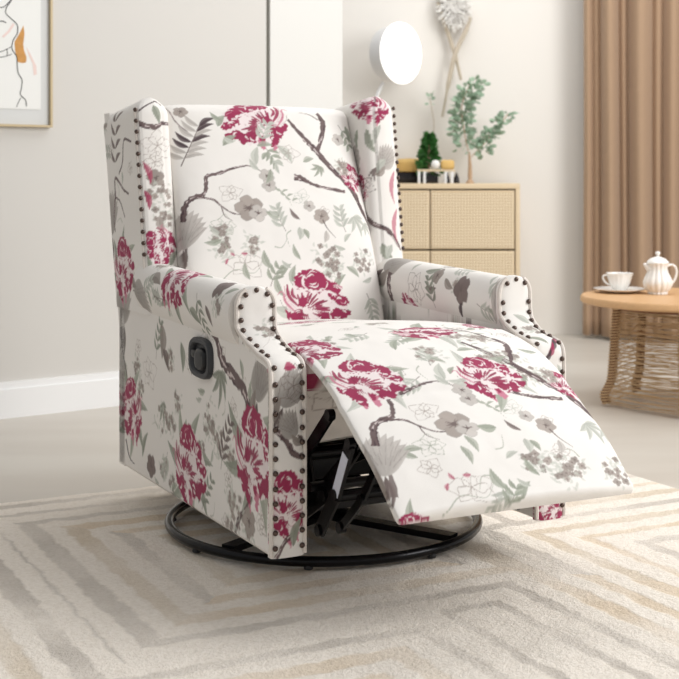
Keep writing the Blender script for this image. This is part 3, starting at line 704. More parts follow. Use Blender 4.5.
# reclining mechanism, black steel under the seat
def part(name, fn_, m=M['black']): 
    b = NB(); fn_(b); return obj(name, b, m, chair)
part('mechanism_frame', lambda b: [bar(b, pv(x,-.32,.145), pv(x,.30,.145), .03, .04) for x in (-.235,.235)]+[bar(b, pv(-.25,F,.14), pv(.25,F,.14), .035, .03, Vector((0,1,0))) for F in (-.28,.0,.26)])
part('underseat_pan', lambda b: bx(b, (-.262,-.24,.385), (.262,.36,.40), .004), M['blackp'])
part('underseat_box', lambda b: bx(b, (-.20,-.16,.16), (.20,.22,.225), .01), M['blackp'])
part('seat_rail', lambda b: tube(b, [pv(-.262,.27,.287), pv(.262,.27,.287)], .017, 14))
part('seat_rail', lambda b: tube(b, [pv(-.262,.22,.235), pv(.262,.22,.235)], .015, 14))
part('drive_tube', lambda b: tube(b, [pv(-.255,.33,.165), pv(.255,.33,.165)], .013, 14))
part('drive_tube', lambda b: tube(b, [pv(-.24,.42,.215), pv(.24,.42,.215)], .010, 14))
def linkbar(pts, x, w=.006, h=.030, name='link_arm'):
    def f(b):
        for p, q in zip(pts, pts[1:]): bar(b, pv(x, *p), pv(x, *q), w, h)
        for p in pts: tube(b, [pv(x-.007, *p), pv(x+.007, *p)], .0115, 14)
    return part(name, f)
for s in (-1, 1):
    linkbar([(.22,.36),(.27,.25),(.24,.13)], s*.235); linkbar([(.34,.375),(.31,.27),(.38,.19)], s*.222)
    linkbar([(.30,.12),(.44,.20),(.58,.325)], s*.215); linkbar([(.38,.19),(.50,.28),(.60,.32)], s*.200, .006, .026)
    linkbar([(.27,.25),(.40,.27),(.52,.375)], s*.245, .006, .026); linkbar([(.20,.12),(.33,.17),(.30,.26)], s*.19, .006, .034)
    linkbar([(.45,.135),(.52,.22),(.58,.33)], s*.232, .006, .032); linkbar([(.45,.135),(.54,.21),(.62,.315)], s*.185, .006, .018)
    part('footrest_bracket', lambda b: bar(b, pv(s*.215,.50,.425), pv(s*.215,.74,.286), .008, .03))
    part('coil_spring', lambda b: tube(b, [pv(s*.245+.008*math.cos(t*1.1), .10+.0035*t, .135+.008*math.sin(t*1.1)) for t in range(60)], .002, 6), M['nail'])
b = NB(); bar(b, pv(-.2356,.522,.222), pv(-.2356,.566,.305), .0012, .024); sk_ = obj('link_sticker', b, M['label'], chair); sk_['label'] = 'pale sticker on the black link arm'

# ------------------------------------------------------------------ rug
def rug():
    m = bpy.data.materials.new('looped_wool_rug'); m.use_nodes = True; nt = m.node_tree; N = nt.nodes; L = nt.links; bs = N['Principled BSDF']
    def math_(op, a, b_=None, c_=None):
        n_ = N.new('ShaderNodeMath'); n_.operation = op
        for k, v in enumerate((a, b_, c_)):
            if v is None: continue
            if isinstance(v, (int, float)): n_.inputs[k].default_value = v
            else: L.new(v, n_.inputs[k])
        return n_.outputs[0]
    tc = N.new('ShaderNodeTexCoord'); nz = N.new('ShaderNodeTexNoise'); nz.inputs['Scale'].default_value = 22; nz.inputs['Detail'].default_value = 4
    L.new(tc.outputs['Object'], nz.inputs['Vector'])
    vm = N.new('ShaderNodeVectorMath'); vm.operation = 'MULTIPLY_ADD'; vm.inputs[1].default_value = (.035,.035,0)
    L.new(nz.outputs['Color'], vm.inputs[0]); L.new(tc.outputs['Object'], vm.inputs[2])
    sp = N.new('ShaderNodeSeparateXYZ'); L.new(vm.outputs[0], sp.inputs[0])
    mx = None
    for cx_, cf_, w_ in ((-.15,.1,0), (1.0,.85,.4), (-.7,1.25,.1), (-1.3,.3,.1), (.9,-.3,.2)):
        a = math_('ABSOLUTE', math_('SUBTRACT', sp.outputs['X'], cx_)); b_ = math_('ABSOLUTE', math_('ADD', sp.outputs['Y'], cf_))
        d_ = math_('SUBTRACT', math_('MAXIMUM', a, b_), w_); mx = d_ if mx is None else math_('MINIMUM', mx, d_)
    a = math_('ABSOLUTE', math_('ADD', sp.outputs['X'], .15)); b_ = math_('ABSOLUTE', math_('ADD', sp.outputs['Y'], .1)); row = math_('GREATER_THAN', a, b_)
    mx = math_('ADD', mx, 1.0)
    k = math_('DIVIDE', mx, .088); fr = math_('FRACT', k); idx = math_('FLOOR', k)
    wn = N.new('ShaderNodeTexWhiteNoise'); wn.noise_dimensions = '2D'
    cb = N.new('ShaderNodeCombineXYZ'); L.new(idx, cb.inputs[0]); L.new(row, cb.inputs[1]); L.new(cb.outputs[0], wn.inputs['Vector'])
    wid = math_('MULTIPLY_ADD', wn.outputs['Value'], .30, .22)
    st = N.new('ShaderNodeMapRange'); st.interpolation_type = 'SMOOTHSTEP'
    dist = math_('SUBTRACT', math_('ABSOLUTE', math_('SUBTRACT', fr, .5)), math_('MULTIPLY', wid, .5))
    L.new(dist, st.inputs['Value']); st.inputs['From Min'].default_value = .09; st.inputs['From Max'].default_value = -.05
    n3 = N.new('ShaderNodeTexNoise'); n3.inputs['Scale'].default_value = 3.2; L.new(tc.outputs['Object'], n3.inputs['Vector'])
    fac = math_('MULTIPLY', st.outputs[0], math_('MINIMUM', math_('MULTIPLY_ADD', n3.outputs['Fac'], 2.6, -.6), 1))
    cr = N.new('ShaderNodeValToRGB'); cr.color_ramp.interpolation = 'CONSTANT'; cr.color_ramp.elements[0].color = lin(230,213,190); cr.color_ramp.elements[1].position = .42; cr.color_ramp.elements[1].color = lin(211,203,193)
    e = cr.color_ramp.elements.new(.72); e.color = lin(224,210,190)
    wn2 = N.new('ShaderNodeTexWhiteNoise'); wn2.noise_dimensions = '3D'; cb2 = N.new('ShaderNodeCombineXYZ'); L.new(idx, cb2.inputs[0]); L.new(row, cb2.inputs[1]); L.new(math_('GREATER_THAN', a, b_), cb2.inputs[2]); L.new(cb2.outputs[0], wn2.inputs['Vector'])
    L.new(wn2.outputs['Value'], cr.inputs[0])
    mix = N.new('ShaderNodeMix'); mix.data_type = 'RGBA'; L.new(fac, mix.inputs[0]); mix.inputs[6].default_value = lin(248,240,229); L.new(cr.outputs[0], mix.inputs[7])
    pn = N.new('ShaderNodeTexNoise'); pn.inputs['Scale'].default_value = 120; pn.inputs['Detail'].default_value = 4; pn.inputs['Roughness'].default_value = .7; L.new(tc.outputs['Object'], pn.inputs['Vector'])
    m2 = N.new('ShaderNodeMix'); m2.data_type = 'RGBA'; m2.blend_type = 'MULTIPLY'; m2.inputs[0].default_value = 1; L.new(mix.outputs[2], m2.inputs[6])
    cr2 = N.new('ShaderNodeValToRGB'); cr2.color_ramp.elements[0].position = .3; cr2.color_ramp.elements[0].color = (.87,.85,.82,1); cr2.color_ramp.elements[1].position = .6; cr2.color_ramp.elements[1].color = (1,1,1,1)
    L.new(pn.outputs['Fac'], cr2.inputs[0]); L.new(cr2.outputs[0], m2.inputs[7]); L.new(m2.outputs[2], bs.inputs['Base Color'])
    bp = N.new('ShaderNodeBump'); bp.inputs['Strength'].default_value = .8; bp.inputs['Distance'].default_value = .008
    hh = math_('ADD', pn.outputs['Fac'], math_('MULTIPLY', fac, -.35)); L.new(hh, bp.inputs['Height']); L.new(bp.outputs[0], bs.inputs['Normal'])
    bs.inputs['Roughness'].default_value = .95; bs.inputs['Specular IOR Level'].default_value = .1; bs.inputs['Sheen Weight'].default_value = .15
    # a pile slab with a softly uneven top and edge (local x, local y back = +)
    b = NB(); x0, x1, y0, y1 = -1.9, 1.01, -1.75, .58; nx, ny = 240, 200; g = {}
    from mathutils import noise
    for i in range(nx+1):
        for j in range(ny+1):
            x = x0+(x1-x0)*i/nx; y = y0+(y1-y0)*j/ny; e_ = min(i, nx-i, j, ny-j)
            jx = noise.noise((x*30, y*30, 1))*.006 if e_ == 0 else 0
            z = .012+.0025*noise.noise((x*26, y*26, 0)) if e_ else .0005
            if e_ == 1: z = .009
            g[i, j] = b.verts.new((x+jx, y+jx, z))
    for i in range(nx):
        for j in range(ny): b.faces.new((g[i, j], g[i+1, j], g[i+1, j+1], g[i, j+1]))
    per = [g[i, 0] for i in range(nx+1)]+[g[nx, j] for j in range(1, ny+1)]+[g[i, ny] for i in range(nx-1, -1, -1)]+[g[0, j] for j in range(ny-1, 0, -1)]
    b.faces.new(per[::-1])
    o = obj('area_rug', b, m, None, True); o.location = (-.037, 3.0988, .0); o.rotation_euler = (0,0,TH)
    tag(o, 'cream wool rug with tan and grey nested stripes lying under the recliner', 'rug')
rug()

# ------------------------------------------------------------------ room
def floor_mat():
    m = mat('polished_concrete', (186,180,171), .38, bump=.02, scale=40, spec=.45)
    nt = m.node_tree; b = nt.nodes['Principled BSDF']; tc = nt.nodes.new('ShaderNodeTexCoord'); n = nt.nodes.new('ShaderNodeTexNoise'); n.inputs['Scale'].default_value = 1.1; n.inputs['Detail'].default_value = 5
    mp = nt.nodes.new('ShaderNodeMapping'); mp.inputs['Scale'].default_value = (.6, 2.2, 1); nt.links.new(tc.outputs['Object'], mp.inputs[0]); nt.links.new(mp.outputs[0], n.inputs['Vector'])
    cr = nt.nodes.new('ShaderNodeValToRGB'); cr.color_ramp.elements[0].position = .35; cr.color_ramp.elements[0].color = lin(192,185,175); cr.color_ramp.elements[1].position = .65; cr.color_ramp.elements[1].color = lin(207,202,193)
    nt.links.new(n.outputs['Fac'], cr.inputs[0]); nt.links.new(cr.outputs[0], b.inputs['Base Color'])
    return m
b = NB(); bx(b, (-4.5,-2.5,-.1), (5,7.1,0)); struct(obj('floor', b, floor_mat(), None, False), 'pale grey polished concrete floor', 'floor')
b = NB(); bx(b, (-.9,6.98,0), (5,7.1,3.4)); struct(obj('wall_back', b, M['wallB'], None, False), 'cream back wall behind the cabinet', 'wall')
# near left wall, running away from the camera at an angle, with a joint and a free end
dw = Vector((.353, .26, 0)).normalized(); nw = Vector((dw.y, -dw.x, 0))   # nw faces the room
A0 = Vector((-.819, 4.80, 0))
def wl(t, d, z): p = A0+dw*t+nw*d; return Vector((p.x, p.y, z))
def wall_box(bm, t0, t1, d0, d1, z0, z1):
    v = [bm.verts.new(wl(t, d, z)) for t, d, z in ((t0,d0,z0),(t1,d0,z0),(t1,d1,z0),(t0,d1,z0),(t0,d0,z1),(t1,d0,z1),(t1,d1,z1),(t0,d1,z1))]
    for f in ((0,3,2,1),(4,5,6,7),(0,1,5,4),(1,2,6,5),(2,3,7,6),(3,0,4,7)): bm.faces.new([v[i] for i in f])
tj = (Vector((-.2825,5.195,0))-A0).dot(dw); te = (Vector((.010,5.41,0))-A0).dot(dw)
b = NB(); wall_box(b, -3.2, tj-.008, -.14, 0, 0, 3.4); wall_box(b, tj-.01, tj+.01, -.14, -.012, 0, 3.4); struct(obj('wall_left', b, M['wallL'], None, False), 'warm white wall on the left carrying the framed print', 'wall')
b = NB(); wall_box(b, tj+.008, te, -.14, .004, 0, 3.4); struct(obj('wall_left_end', b, mat('light_panel_paint', (225,224,220), .8, bump=.03, scale=30), None, False), 'flat white wall panel past the vertical joint', 'wall')
b = NB(); wall_box(b, tj-.008, tj+.008, -.012, -.009, 0, 3.4); struct(obj('trim_1', b, M['groove'], None, False), 'grey vertical joint between two wall panels', 'trim')
b = NB(); wall_box(b, -3.2, tj-.008, 0, .016, 0, .100); wall_box(b, -3.2, tj-.008, 0, .010, .100, .124); struct(obj('baseboard_left', b, M['base'], None, False), 'white baseboard with a stepped top along the left wall', 'baseboard')

# framed print
fr = thing('picture_frame', 'thin gold framed abstract line drawing hanging on the left wall', 'picture frame', wl((Vector((-1.0237,4.650,0))-A0).dot(dw), 0, 1.008), math.atan2(dw.y, dw.x))
W_, H_ = .56, .78
def fb(bm, x0, x1, z0, z1, y0, y1): bx(bm, (x0, y0, z0), (x1, y1, z1))
b = NB(); t = .008; fb(b, -W_, 0, 0, t, -.024, 0); fb(b, -W_, 0, H_-t, H_, -.024, 0); fb(b, -W_, -W_+t, t, H_-t, -.024, 0); fb(b, -t, 0, t, H_-t, -.024, 0); obj('frame', b, M['gold'], fr, False)
b = NB(); fb(b, -W_+t, -t, t, H_-t, -.010, -.001); obj('mat_board', b, M['mat'], fr, False)
b = NB(); fb(b, -W_+.042, -.040, .062, H_-.06, -.012, -.0095); pr_ = obj('print', b, M['paper'], fr, False)
def px2(u, v): return ((u/4.85-50)/272, (634-v)/4.85/283)   # crop pixels of the print to frame metres
def ink(pts, r):
    b = NB(); q = smooth([px2(*p) for p in pts], 6); tube(b, [(x, -.0122, z) for x, z in q], r, 6)
    obj('drawn_line', b, M['ink'], pr_)
ink([(60,15),(40,45),(22,75),(22,100),(50,125),(75,150),(75,190),(55,225),(50,265),(72,300),(75,345),(80,380),(98,410),(95,450),(90,480),(115,505),(120,535)], .0016)
ink([(60,15),(30,50),(0,72),(-60,60),(-110,90)], .0016); ink([(-60,300),(-20,308),(20,302),(48,290)], .0012); ink([(-30,290),(0,280),(30,265),(46,255)], .0012); ink([(-20,145),(0,136),(22,142)], .0018); ink([(92,495),(80,520),(72,540)], .0012); ink([(-90,180),(-100,260),(-60,330),(-70,420),(-110,520)], .0014); ink([(25,265),(28,285),(25,300)], .0012)
def blot(pts, m, name):
    b = NB(); q = [px2(*p) for p in pts]; A = [b.verts.new((x, -.0121, z)) for x, z in q]; B = [b.verts.new((x, -.0126, z)) for x, z in q]; n = len(q)
    b.faces.new(A); b.faces.new(B[::-1])
    for k in range(n): b.faces.new((A[k], A[(k+1) % n], B[(k+1) % n], B[k]))
    obj(name, b, m, pr_, False)
blot([(105,150),(85,190),(62,230),(64,270),(78,325),(100,330),(118,325),(120,300),(108,270),(104,240),(110,190)], M['ochre'], 'ochre_patch')
blot([(118,250),(130,290),(150,330),(155,385),(170,380),(168,340),(140,285)], M['blush'], 'blush_patch'); blot([(0,210),(30,180),(55,140),(62,150),(40,185),(10,215)], M['blush'], 'blush_patch')

# sideboard against the back wall
cab = thing('rattan_cabinet', 'light oak sideboard with woven rattan fronts against the back wall', 'cabinet', (.4, 6.6, 0))
def cb(x0, x1, z0, z1, y0, y1, bev=.002):
    b = NB(); bx(b, (x0-.4, y0, z0), (x1-.4, y1, z1), bev); return b
X0, X1 = -.02, .906
obj('top_board', cb(X0, X1, .776, .803, 0, .34), M['oak'], cab)
for x in (X0, X1-.022): obj('side_board', cb(x, x+.022, .09, .776, .0, .34), M['oak'], cab)
obj('back_board', cb(X0+.02, X1-.02, .10, .776, .30, .315), M['oak'], cab); obj('bottom_board', cb(X0+.02, X1-.02, .09, .11, .0, .31), M['oak'], cab)
for x in (X0+.03, X1-.06):
    for y in (.03, .28): obj('leg', cb(x, x+.03, 0, .09, y, y+.03), M['oak'], cab)
def rattan():
    m = mat('woven_rattan', (226,206,170), .7); nt = m.node_tree; b_ = nt.nodes['Principled BSDF']
    tc = nt.nodes.new('ShaderNodeTexCoord'); sp = nt.nodes.new('ShaderNodeSeparateXYZ'); nt.links.new(tc.outputs['Object'], sp.inputs[0]); outs = []
    for ax in ('X', 'Z'):
        a = nt.nodes.new('ShaderNodeMath'); a.operation = 'DIVIDE'; a.inputs[1].default_value = .0148; nt.links.new(sp.outputs[ax], a.inputs[0])
        f = nt.nodes.new('ShaderNodeMath'); f.operation = 'FRACT'; nt.links.new(a.outputs[0], f.inputs[0])
        g = nt.nodes.new('ShaderNodeMath'); g.operation = 'LESS_THAN'; g.inputs[1].default_value = .38; nt.links.new(f.outputs[0], g.inputs[0]); outs.append(g.outputs[0])
    mn = nt.nodes.new('ShaderNodeMath'); mn.operation = 'MAXIMUM'; nt.links.new(outs[0], mn.inputs[0]); nt.links.new(outs[1], mn.inputs[1])
    mx = nt.nodes.new('ShaderNodeMix'); mx.data_type = 'RGBA'; mx.inputs[6].default_value = lin(238,224,198); mx.inputs[7].default_value = lin(204,180,144)
    nt.links.new(mn.outputs[0], mx.inputs[0]); nt.links.new(mx.outputs[2], b_.inputs['Base Color'])
    return m
RT = rattan()
for x0, x1 in ((X0+.026, .452), (.458, X1-.028)):
    for z0, z1 in ((.474, .768), (.118, .464)):
        d = obj('door' if z0 < .3 else 'drawer_front', cb(x0, x1, z0, z1, .004, .022, .001), M['oak'], cab)
        obj('rattan_panel', cb(x0+.008, x1-.008, z0+.008, z1-.008, -.0005, .006, 0), RT, d)

# curtain
def curtain():
    n = 560; P = []; p0, p1 = Vector((1.255, 6.80)), Vector((2.75, 6.45)); L_ = (p1-p0).length; d = (p1-p0).normalized(); nn = Vector((d.y, -d.x))
    folds = [0, .05, .09, .19, .235, .36, .41, .50, .545, .67, .72, .80, .86, .95, 1.0, 1.04, 1.1, 1.18, 1.26, 1.34, 1.42, 1.5, 1.6]
    amp = [.035, .02, .085, .03, .09, .03, .07, .025, .09, .03, .06]
    prof = []
    for i in range(n+1):
        s = L_*i/n; k = max(j for j in range(len(folds)) if folds[j] <= s+1e-9); k = min(k, len(folds)-2)
        q = (s-folds[k])/(folds[k+1]-folds[k]); a = amp[k % len(amp)]
        y = a*(math.sin(PI*q)**.75 if q > 0 else 0)
        prof.append((s, y-.02))
    zs = [0.02+3.3*j/40 for j in range(41)]; b = NB(); g = []
    for sh in (0, -.006):
        G = []
        for z in zs:
            f = 1+.25*(1-z/3.3)
            G.append([b.verts.new((p0.x+d.x*(s+.006*math.sin(z*1.3+s*9))+nn.x*(y*f+sh), p0.y+d.y*s+nn.y*(y*f+sh), z)) for s, y in prof])
        g.append(G)
    for gi, G in enumerate(g):
        for j in range(40):
            for i in range(n):
                q = (G[j][i], G[j][i+1], G[j+1][i+1], G[j+1][i]); b.faces.new(q if gi == 0 else q[::-1])
    for j in range(40):
        for i in (0, n): b.faces.new((g[0][j][i], g[0][j+1][i], g[1][j+1][i], g[1][j][i]))
    for j in (0, 40):
        for i in range(n): b.faces.new((g[0][j][i], g[0][j][i+1], g[1][j][i+1], g[1][j][i]))
    tag(obj('curtain', b, M['curtain'], None, True), 'long taupe curtain in deep folds hanging at the right of the back wall', 'curtain')
curtain()

# ------------------------------------------------------------------ side table
TX, TY = 1.243, 4.80
tb = thing('side_table', 'round light wood side table on a woven cord basket base at the right edge', 'table', (TX, TY, 0))
b = NB(); lathe(b, [(0,.372),(.34,.372),(.352,.374),(.358,.380),(.358,.394),(.353,.400),(.345,.401),(0,.401)], 96); obj('table_top', b, M['ash'], tb)
angs = [math.radians(a) for a in (183, 258, 325, 40, 112)]
def rad(z):
    return .232+.028*(1-z/.372)+.022*math.exp(-((z-.04)/.035)**2)
for a in angs:
    b = NB(); pts = [(rad(z)*math.cos(a), rad(z)*math.sin(a), z) for z in np.linspace(.012, .374, 22)]; tube(b, pts, .015, 12); pst = obj('post', b, M['cordd'], tb)
    b = NB(); 
    hel = [((rad(z)+.017*math.cos(t))*math.cos(a)-.017*math.sin(t)*math.sin(a), (rad(z)+.017*math.cos(t))*math.sin(a)+.017*math.sin(t)*math.cos(a), z) for z, t in [(.012+.36*k/420, k*2*PI/12) for k in range(421)]]
    tube(b, hel, .0028, 5); obj('cord_wrap', b, M['cord'], pst)
b = NB(); g = random.Random(5); nl = 50
for k in range(nl):
    z = .010+.358*k/(nl-1)+g.uniform(-.002, .002); pts = []
    for i in range(len(angs)):
        a0 = angs[i]; a1 = angs[(i+1) % len(angs)]; a1 = a1 if a1 > a0 else a1+2*PI
        r0 = rad(max(z, .02))+.002; sag = g.uniform(-.006, .006)
        A = Vector((r0*math.cos(a0), r0*math.sin(a0), 0)); B = Vector((r0*math.cos(a1), r0*math.sin(a1), 0)); mm = (A+B)/2*(1.0+.14*g.random())
        for t in np.linspace(0, 1, 9)[:-1]:
            p = A*(1-t)**2+2*mm*t*(1-t)+B*t*t; pts.append((p.x, p.y, max(.006, z+sag*math.sin(PI*t)+g.uniform(-.0022, .0022))))
    tube(b, pts, (.0017), 5, True)
o = obj('woven_cord', b, M['cord'], tb); o['kind'] = 'stuff'
b = NB(); tube(b, [(.232*math.cos(2*PI*k/60), .232*math.sin(2*PI*k/60), .362) for k in range(60)], .009, 8, True); obj('top_hoop', b, M['cordd'], tb)

# saucer, cup, pot
zt = .4012
sx, sy = 1.050, 4.93
b = NB(); lathe(b, [(0,.0),(.045,.0),(.05,.003),(.075,.007),(.094,.013),(.097,.0155),(.094,.0165),(.07,.010),(.04,.0065),(0,.0065)], 48, (sx, sy, zt)); tag(obj('saucer', b, M['porc']), 'white porcelain saucer under the tea cup', 'saucer')
cup = thing('tea_cup', 'white textured porcelain tea cup on the saucer', 'cup', (sx, sy, zt+.0068))
b = NB(); lathe(b, [(0,.0),(.022,.0),(.024,.003),(.028,.010),(.038,.028),(.044,.046),(.049,.064),(.0505,.066),(.047,.064),(.040,.044),(.030,.020),(.02,.010),(0,.009)], 64, flute=.05, nf=16); obj('bowl', b, M['porc'], cup)
b = NB(); tube(b, smooth([(-.040,0,.056),(-.052,0,.058),(-.063,0,.052),(-.058,0,.038),(-.046,0,.026),(-.034,0,.022)], 5), .0036, 10); obj('handle', b, M['porc'], cup)
pot = thing('teapot', 'tall fluted white porcelain teapot with domed lid on the side table', 'teapot', (1.176, 4.86, zt))
b = NB(); lathe(b, [(0,0),(.034,0),(.036,.004),(.034,.008),(.044,.018),(.052,.034),(.053,.046),(.047,.062),(.038,.080),(.034,.096),(.036,.108),(.040,.114),(.037,.115),(.030,.110),(0,.109)], 80, flute=.10, nf=14); obj('body', b, M['porc'], pot)
b = NB(); lathe(b, [(0,.112),(.038,.113),(.041,.116),(.038,.122),(.028,.131),(.014,.137),(.006,.139),(.005,.143),(.008,.147),(.010,.151),(.008,.156),(0,.159)], 40); obj('lid', b, M['porc'], pot)
b = NB(); tube(b, smooth([(.034,0,.104),(.052,0,.108),(.066,0,.098),(.070,0,.078),(.062,0,.052),(.048,0,.034)], 6), [.0045]*31, 10); obj('handle', b, M['porc'], pot)
b = NB(); tube(b, [(-.028,0,.094),(-.040,0,.104),(-.052,0,.112)], [.016,.011,.004], 12); obj('spout', b, M['porc'], pot)

# ------------------------------------------------------------------ things on the sideboard and wall
zc = .8035
lamp = thing('disc_lamp', 'round glowing white disc lamp above the cabinet beside the right wing', 'lamp', (.205, 6.76, zc))
az = math.radians(-46)    # faces right and towards the room
def disc(r0, r1, t0, t1):
    b = NB(); lathe(b, [(0,t0),(r0,t0),(r1,(t0+t1)/2),(r1,t1-.004),(r1-.006,t1),(0,t1)], 64)
    R = Matrix.Rotation(az+PI/2+PI/2, 4, 'Z')
    nrm = Vector((math.sin(math.radians(46)), -math.cos(math.radians(46)), 0)); Rq = nrm.to_track_quat('Z', 'Y').to_matrix().to_4x4()
    cxyz = Vector((at(397,53.5,6.76)[0]-.205, 0, at(397,53.5,6.76)[2]-zc)); b.transform(Matrix.Translation(cxyz)@Rq); return b
obj('shell', disc(.135, .146, -.07, .02), M['lampw'], lamp); obj('diffuser', disc(.148, .157, .018, .034), M['lampe'], lamp)
b = NB(); tube(b, smooth([(-.03,0,.01),(-.03,0,.25),(-.02,0,.42),(.02,.03,.52)], 6), .010, 12); obj('stem', b, M['lampw'], lamp)
b = NB(); lathe(b, [(0,0),(.07,0),(.072,.006),(.06,.014),(0,.016)], 32, (-.03,0,0)); obj('base', b, M['lampw'], lamp)

# eucalyptus sprigs in a slim vase
def leaves(b, pts, n, r, size, g, up=.2):
    pts = [Vector(p) for p in smooth(pts, 8)]
    for k in range(n):
        p = pts[g.randrange(len(pts))]; a = g.uniform(0, 2*PI); d = Vector((math.cos(a), math.sin(a)*.7, g.uniform(-.5, .8))).normalized(); o_ = p+d*r*g.uniform(.15, 1)
        s = size*g.uniform(.6, 1.1); x = d; y = Vector((g.gauss(0, 1), g.gauss(0, 1), g.gauss(0, 1))).cross(x).normalized(); z = x.cross(y)
        ring = [o_+x*s*(1+math.cos(t))*.5*1.2+y*s*.38*math.sin(t)+z*s*.12*math.cos(2*t) for t in np.linspace(0, 2*PI, 8, endpoint=False)]
        v = [b.verts.new(q) for q in ring]; c_ = b.verts.new(o_+x*s*.6+z*s*.08)
        for i in range(8): b.faces.new((v[i], v[(i+1) % 8], c_))
ve = thing('eucalyptus_branch', 'tan stemmed eucalyptus with two sage green sprigs standing on the cabinet', 'plant', (at(470,180,6.75)[0], 6.75, zc))
ox, _, oz = ve.location
def rel(u, v, dy=0): p = at(u, v, 6.75); return (p[0]-ox, dy, p[2]-oz)
b = NB(); lathe(b, [(0,0),(.020,0),(.022,.004),(.010,.02),(.008,.05)], 16); tube(b, [rel(470,178), rel(470,165), rel(469,152)], [.012,.009,.005], 8); tube(b, smooth([rel(469,155), rel(464,130), rel(462,105), rel(470,84)], 5), .003, 6); tube(b, smooth([rel(470,158), rel(480,148), rel(492,135), rel(508,114)], 5), .0025, 6); obj('stem', b, M['stem'], ve)
g = random.Random(3)
b = NB(); leaves(b, [rel(466,150), rel(462,130), rel(462,112), rel(466,98), rel(474,84)], 260, .052, .034, g); obj('foliage', b, M['leafg'], ve, False)
b = NB(); leaves(b, [rel(485,155), rel(484,145), rel(489,136), rel(497,128), rel(510,112)], 150, .034, .030, g); obj('foliage', b, M['leafg'], ve, False)

# little conifer in a dark square pot, in a wooden stand
cp = thing('potted_conifer', 'small dark green conifer in a black square pot on the cabinet', 'plant', (at(429,180,6.715)[0], 6.715, zc))
b = NB(); bx(b, (-.045,-.032,0), (.045,.032,.052), .004); obj('pot', b, M['jar'], cp)
b = NB()
for k in range(26):
    t = k/25; leaves(b, [(0,0,.055+.19*t), (0,0,.056+.19*t), (0,0,.057+.19*t)], 22, .056*(1-t)**.75+.003, .026, g)
obj('foliage', b, M['leafd'], cp, False); b = NB(); tube(b, [(0,0,.04),(0,0,.2)], .005, 8); obj('stem', b, M['stem'], cp)
st_ = thing('wooden_stand', 'pale wooden stand with rails around the black pots on the cabinet', 'stand', (at(432,180,6.632)[0], 6.632, zc))
b = NB()
for u in (419, 424.5, 445.5, 452): b = NB(); p = at(u, 180, 6.632)[0]-st_.location.x; bx(b, (p-.006,-.01,0), (p+.006,.006,.060), .001); obj('post', b, M['base'], st_)
b = NB(); bx(b, (-.075,-.012,.060), (.115,.008,.070), .001); obj('rail', b, M['oak'], st_)
b = NB(); bx(b, (.045,-.02,.0705), (.112,.02,.118), .012); tag(obj('wooden_block', b, M['yellow']), 'honey wooden block to the right of the small conifer', 'block'); o = bpy.data.objects['wooden_block']; o.location = st_.location
b = NB(); lathe(b, [(0,0),(.075,0),(.08,.012),(.078,.05),(.06,.066),(0,.07)], 32); o = tag(obj('yellow_basket', b, M['yellow']), 'low yellow woven basket left of the small conifer', 'basket'); o.location = (at(410,170,6.85)[0], 6.855, zc+.06)
b = NB(); bx(b, (-.07,-.05,0), (.06,.05,.0595), .004); o = tag(obj('dark_box', b, M['jar']), 'dark box underneath the yellow basket on the cabinet', 'box'); o.location = (at(408,170,6.85)[0], 6.86, zc)
b = NB(); bmesh.ops.create_uvsphere(b, u_segments=20, v_segments=12, radius=.024); o = tag(obj('white_ball', b, M['porc'], None, True), 'small white ball perched in front of the small conifer', 'ornament'); o.location = (at(435.5,160,6.63)[0], 6.630, zc+.0945)
for u, lb in ((447.5, 'little dark bottle left of the two at the stand end'), (457, 'little dark bottle right of the stand, nearest the eucalyptus')):
    b = NB(); lathe(b, [(0,0),(.014,0),(.016,.006),(.013,.03),(.006,.042),(.006,.052),(0,.054)], 16); o = tag(obj('small_bottle', b, M['jar']), lb, 'bottle', 'dark bottles on the cabinet'); o.location = (at(u,180,6.69)[0], 6.72, zc)
fl_ = thing('dried_flower_stem', 'thin dried flower stem rising behind the small conifer', 'dried flower', (at(432,180,6.85)[0], 6.87, zc))
b = NB(); q0 = fl_.location.x; tube(b, smooth([(0,0,0),(0,0,.2),(at(434,125,6.87)[0]-q0,0,at(434,125,6.87)[2]-zc),(at(430,98,6.87)[0]-q0,0,at(430,98,6.87)[2]-zc)], 6), .0025, 6); obj('stem', b, M['twig'], fl_)
b = NB(); leaves(b, [(at(430,100,6.87)[0]-q0,0,at(430,104,6.87)[2]-zc),(at(431,100,6.87)[0]-q0,0,at(431,97,6.87)[2]-zc)]+[(at(431,100,6.87)[0]-q0,0,at(431,94,6.87)[2]-zc)], 16, .012, .02, g); obj('flower_head', b, M['leafg'], fl_, False)

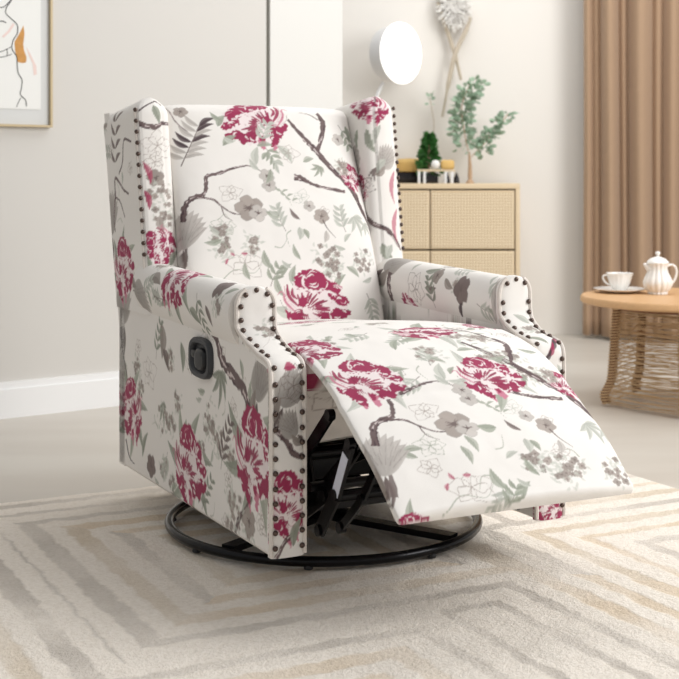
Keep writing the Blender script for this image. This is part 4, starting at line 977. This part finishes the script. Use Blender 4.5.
# wall hanging: fluffy white wreath with two crossed driftwood sticks
wh = thing('wall_hanging', 'white feathery wreath with two crossed driftwood sticks on the back wall', 'wall hanging', (*at(455,30,6.93)[:2], at(455,30,6.93)[2]))
def rw(u, v, dy=0): p = at(u, v, 6.93); return (p[0]-wh.location.x, dy, p[2]-wh.location.z)
b = NB(); tube(b, smooth([rw(438,2), rw(444,20), rw(451,42), rw(455,55,-.01), rw(461,80,-.01)], 6), [.011]*20+[.008]*5, 8); obj('stick', b, M['twig'], wh)
b = NB(); tube(b, smooth([rw(470,18,-.02), rw(466,30,-.02), rw(455,54,-.025), rw(449,80,-.02), rw(442,117,-.02)], 6), [.010]*6+[.012]*14+[.006]*5, 8); obj('stick', b, M['twig'], wh)
b = NB()
cx, cy, cz = rw(454, 6, -.02)
for k in range(1300):
    a = g.uniform(0, 2*PI); r = g.uniform(.0, .075); c0 = Vector((cx+r*math.cos(a), g.uniform(-.04, .03), cz+r*1.5*math.sin(a))); d = Vector((math.cos(a)+g.gauss(0,.4), g.gauss(0,.4), math.sin(a)+g.gauss(0,.4))).normalized()
    bar(b, c0, c0+d*g.uniform(.015, .035), .006, .003, Vector((0,1,0)))
obj('feathers', b, M['fluff'], wh, False)

# ------------------------------------------------------------------ light
w = bpy.data.worlds.new('room_light'); bpy.context.scene.world = w; w.use_nodes = True
bg = w.node_tree.nodes['Background']; bg.inputs[0].default_value = (1.0, .995, .99, 1); bg.inputs[1].default_value = .47
def area(name, loc, target, sx_, sy_, power, col=(1, .992, .98)):
    l = bpy.data.lights.new(name, 'AREA'); l.shape = 'RECTANGLE'; l.size = sx_; l.size_y = sy_; l.energy = power; l.color = col
    o = bpy.data.objects.new(name, l); C.objects.link(o); o.location = loc; o.rotation_euler = (Vector(target)-Vector(loc)).to_track_quat('-Z', 'Y').to_euler()
area('window_daylight', (3.6, 2.2, 2.4), (.0, 3.4, .5), 2.4, 2.2, 142)
area('overhead_fill', (1.0, 5.0, 3.6), (.8, 5.4, 0), 3.0, 2.4, 72)  # added fill lamp overhead, no real source there; brightens the back wall
s = bpy.context.scene; s.view_settings.view_transform = 'Standard'; s.view_settings.look = 'None'; s.view_settings.gamma = 1; s.view_settings.exposure = 0
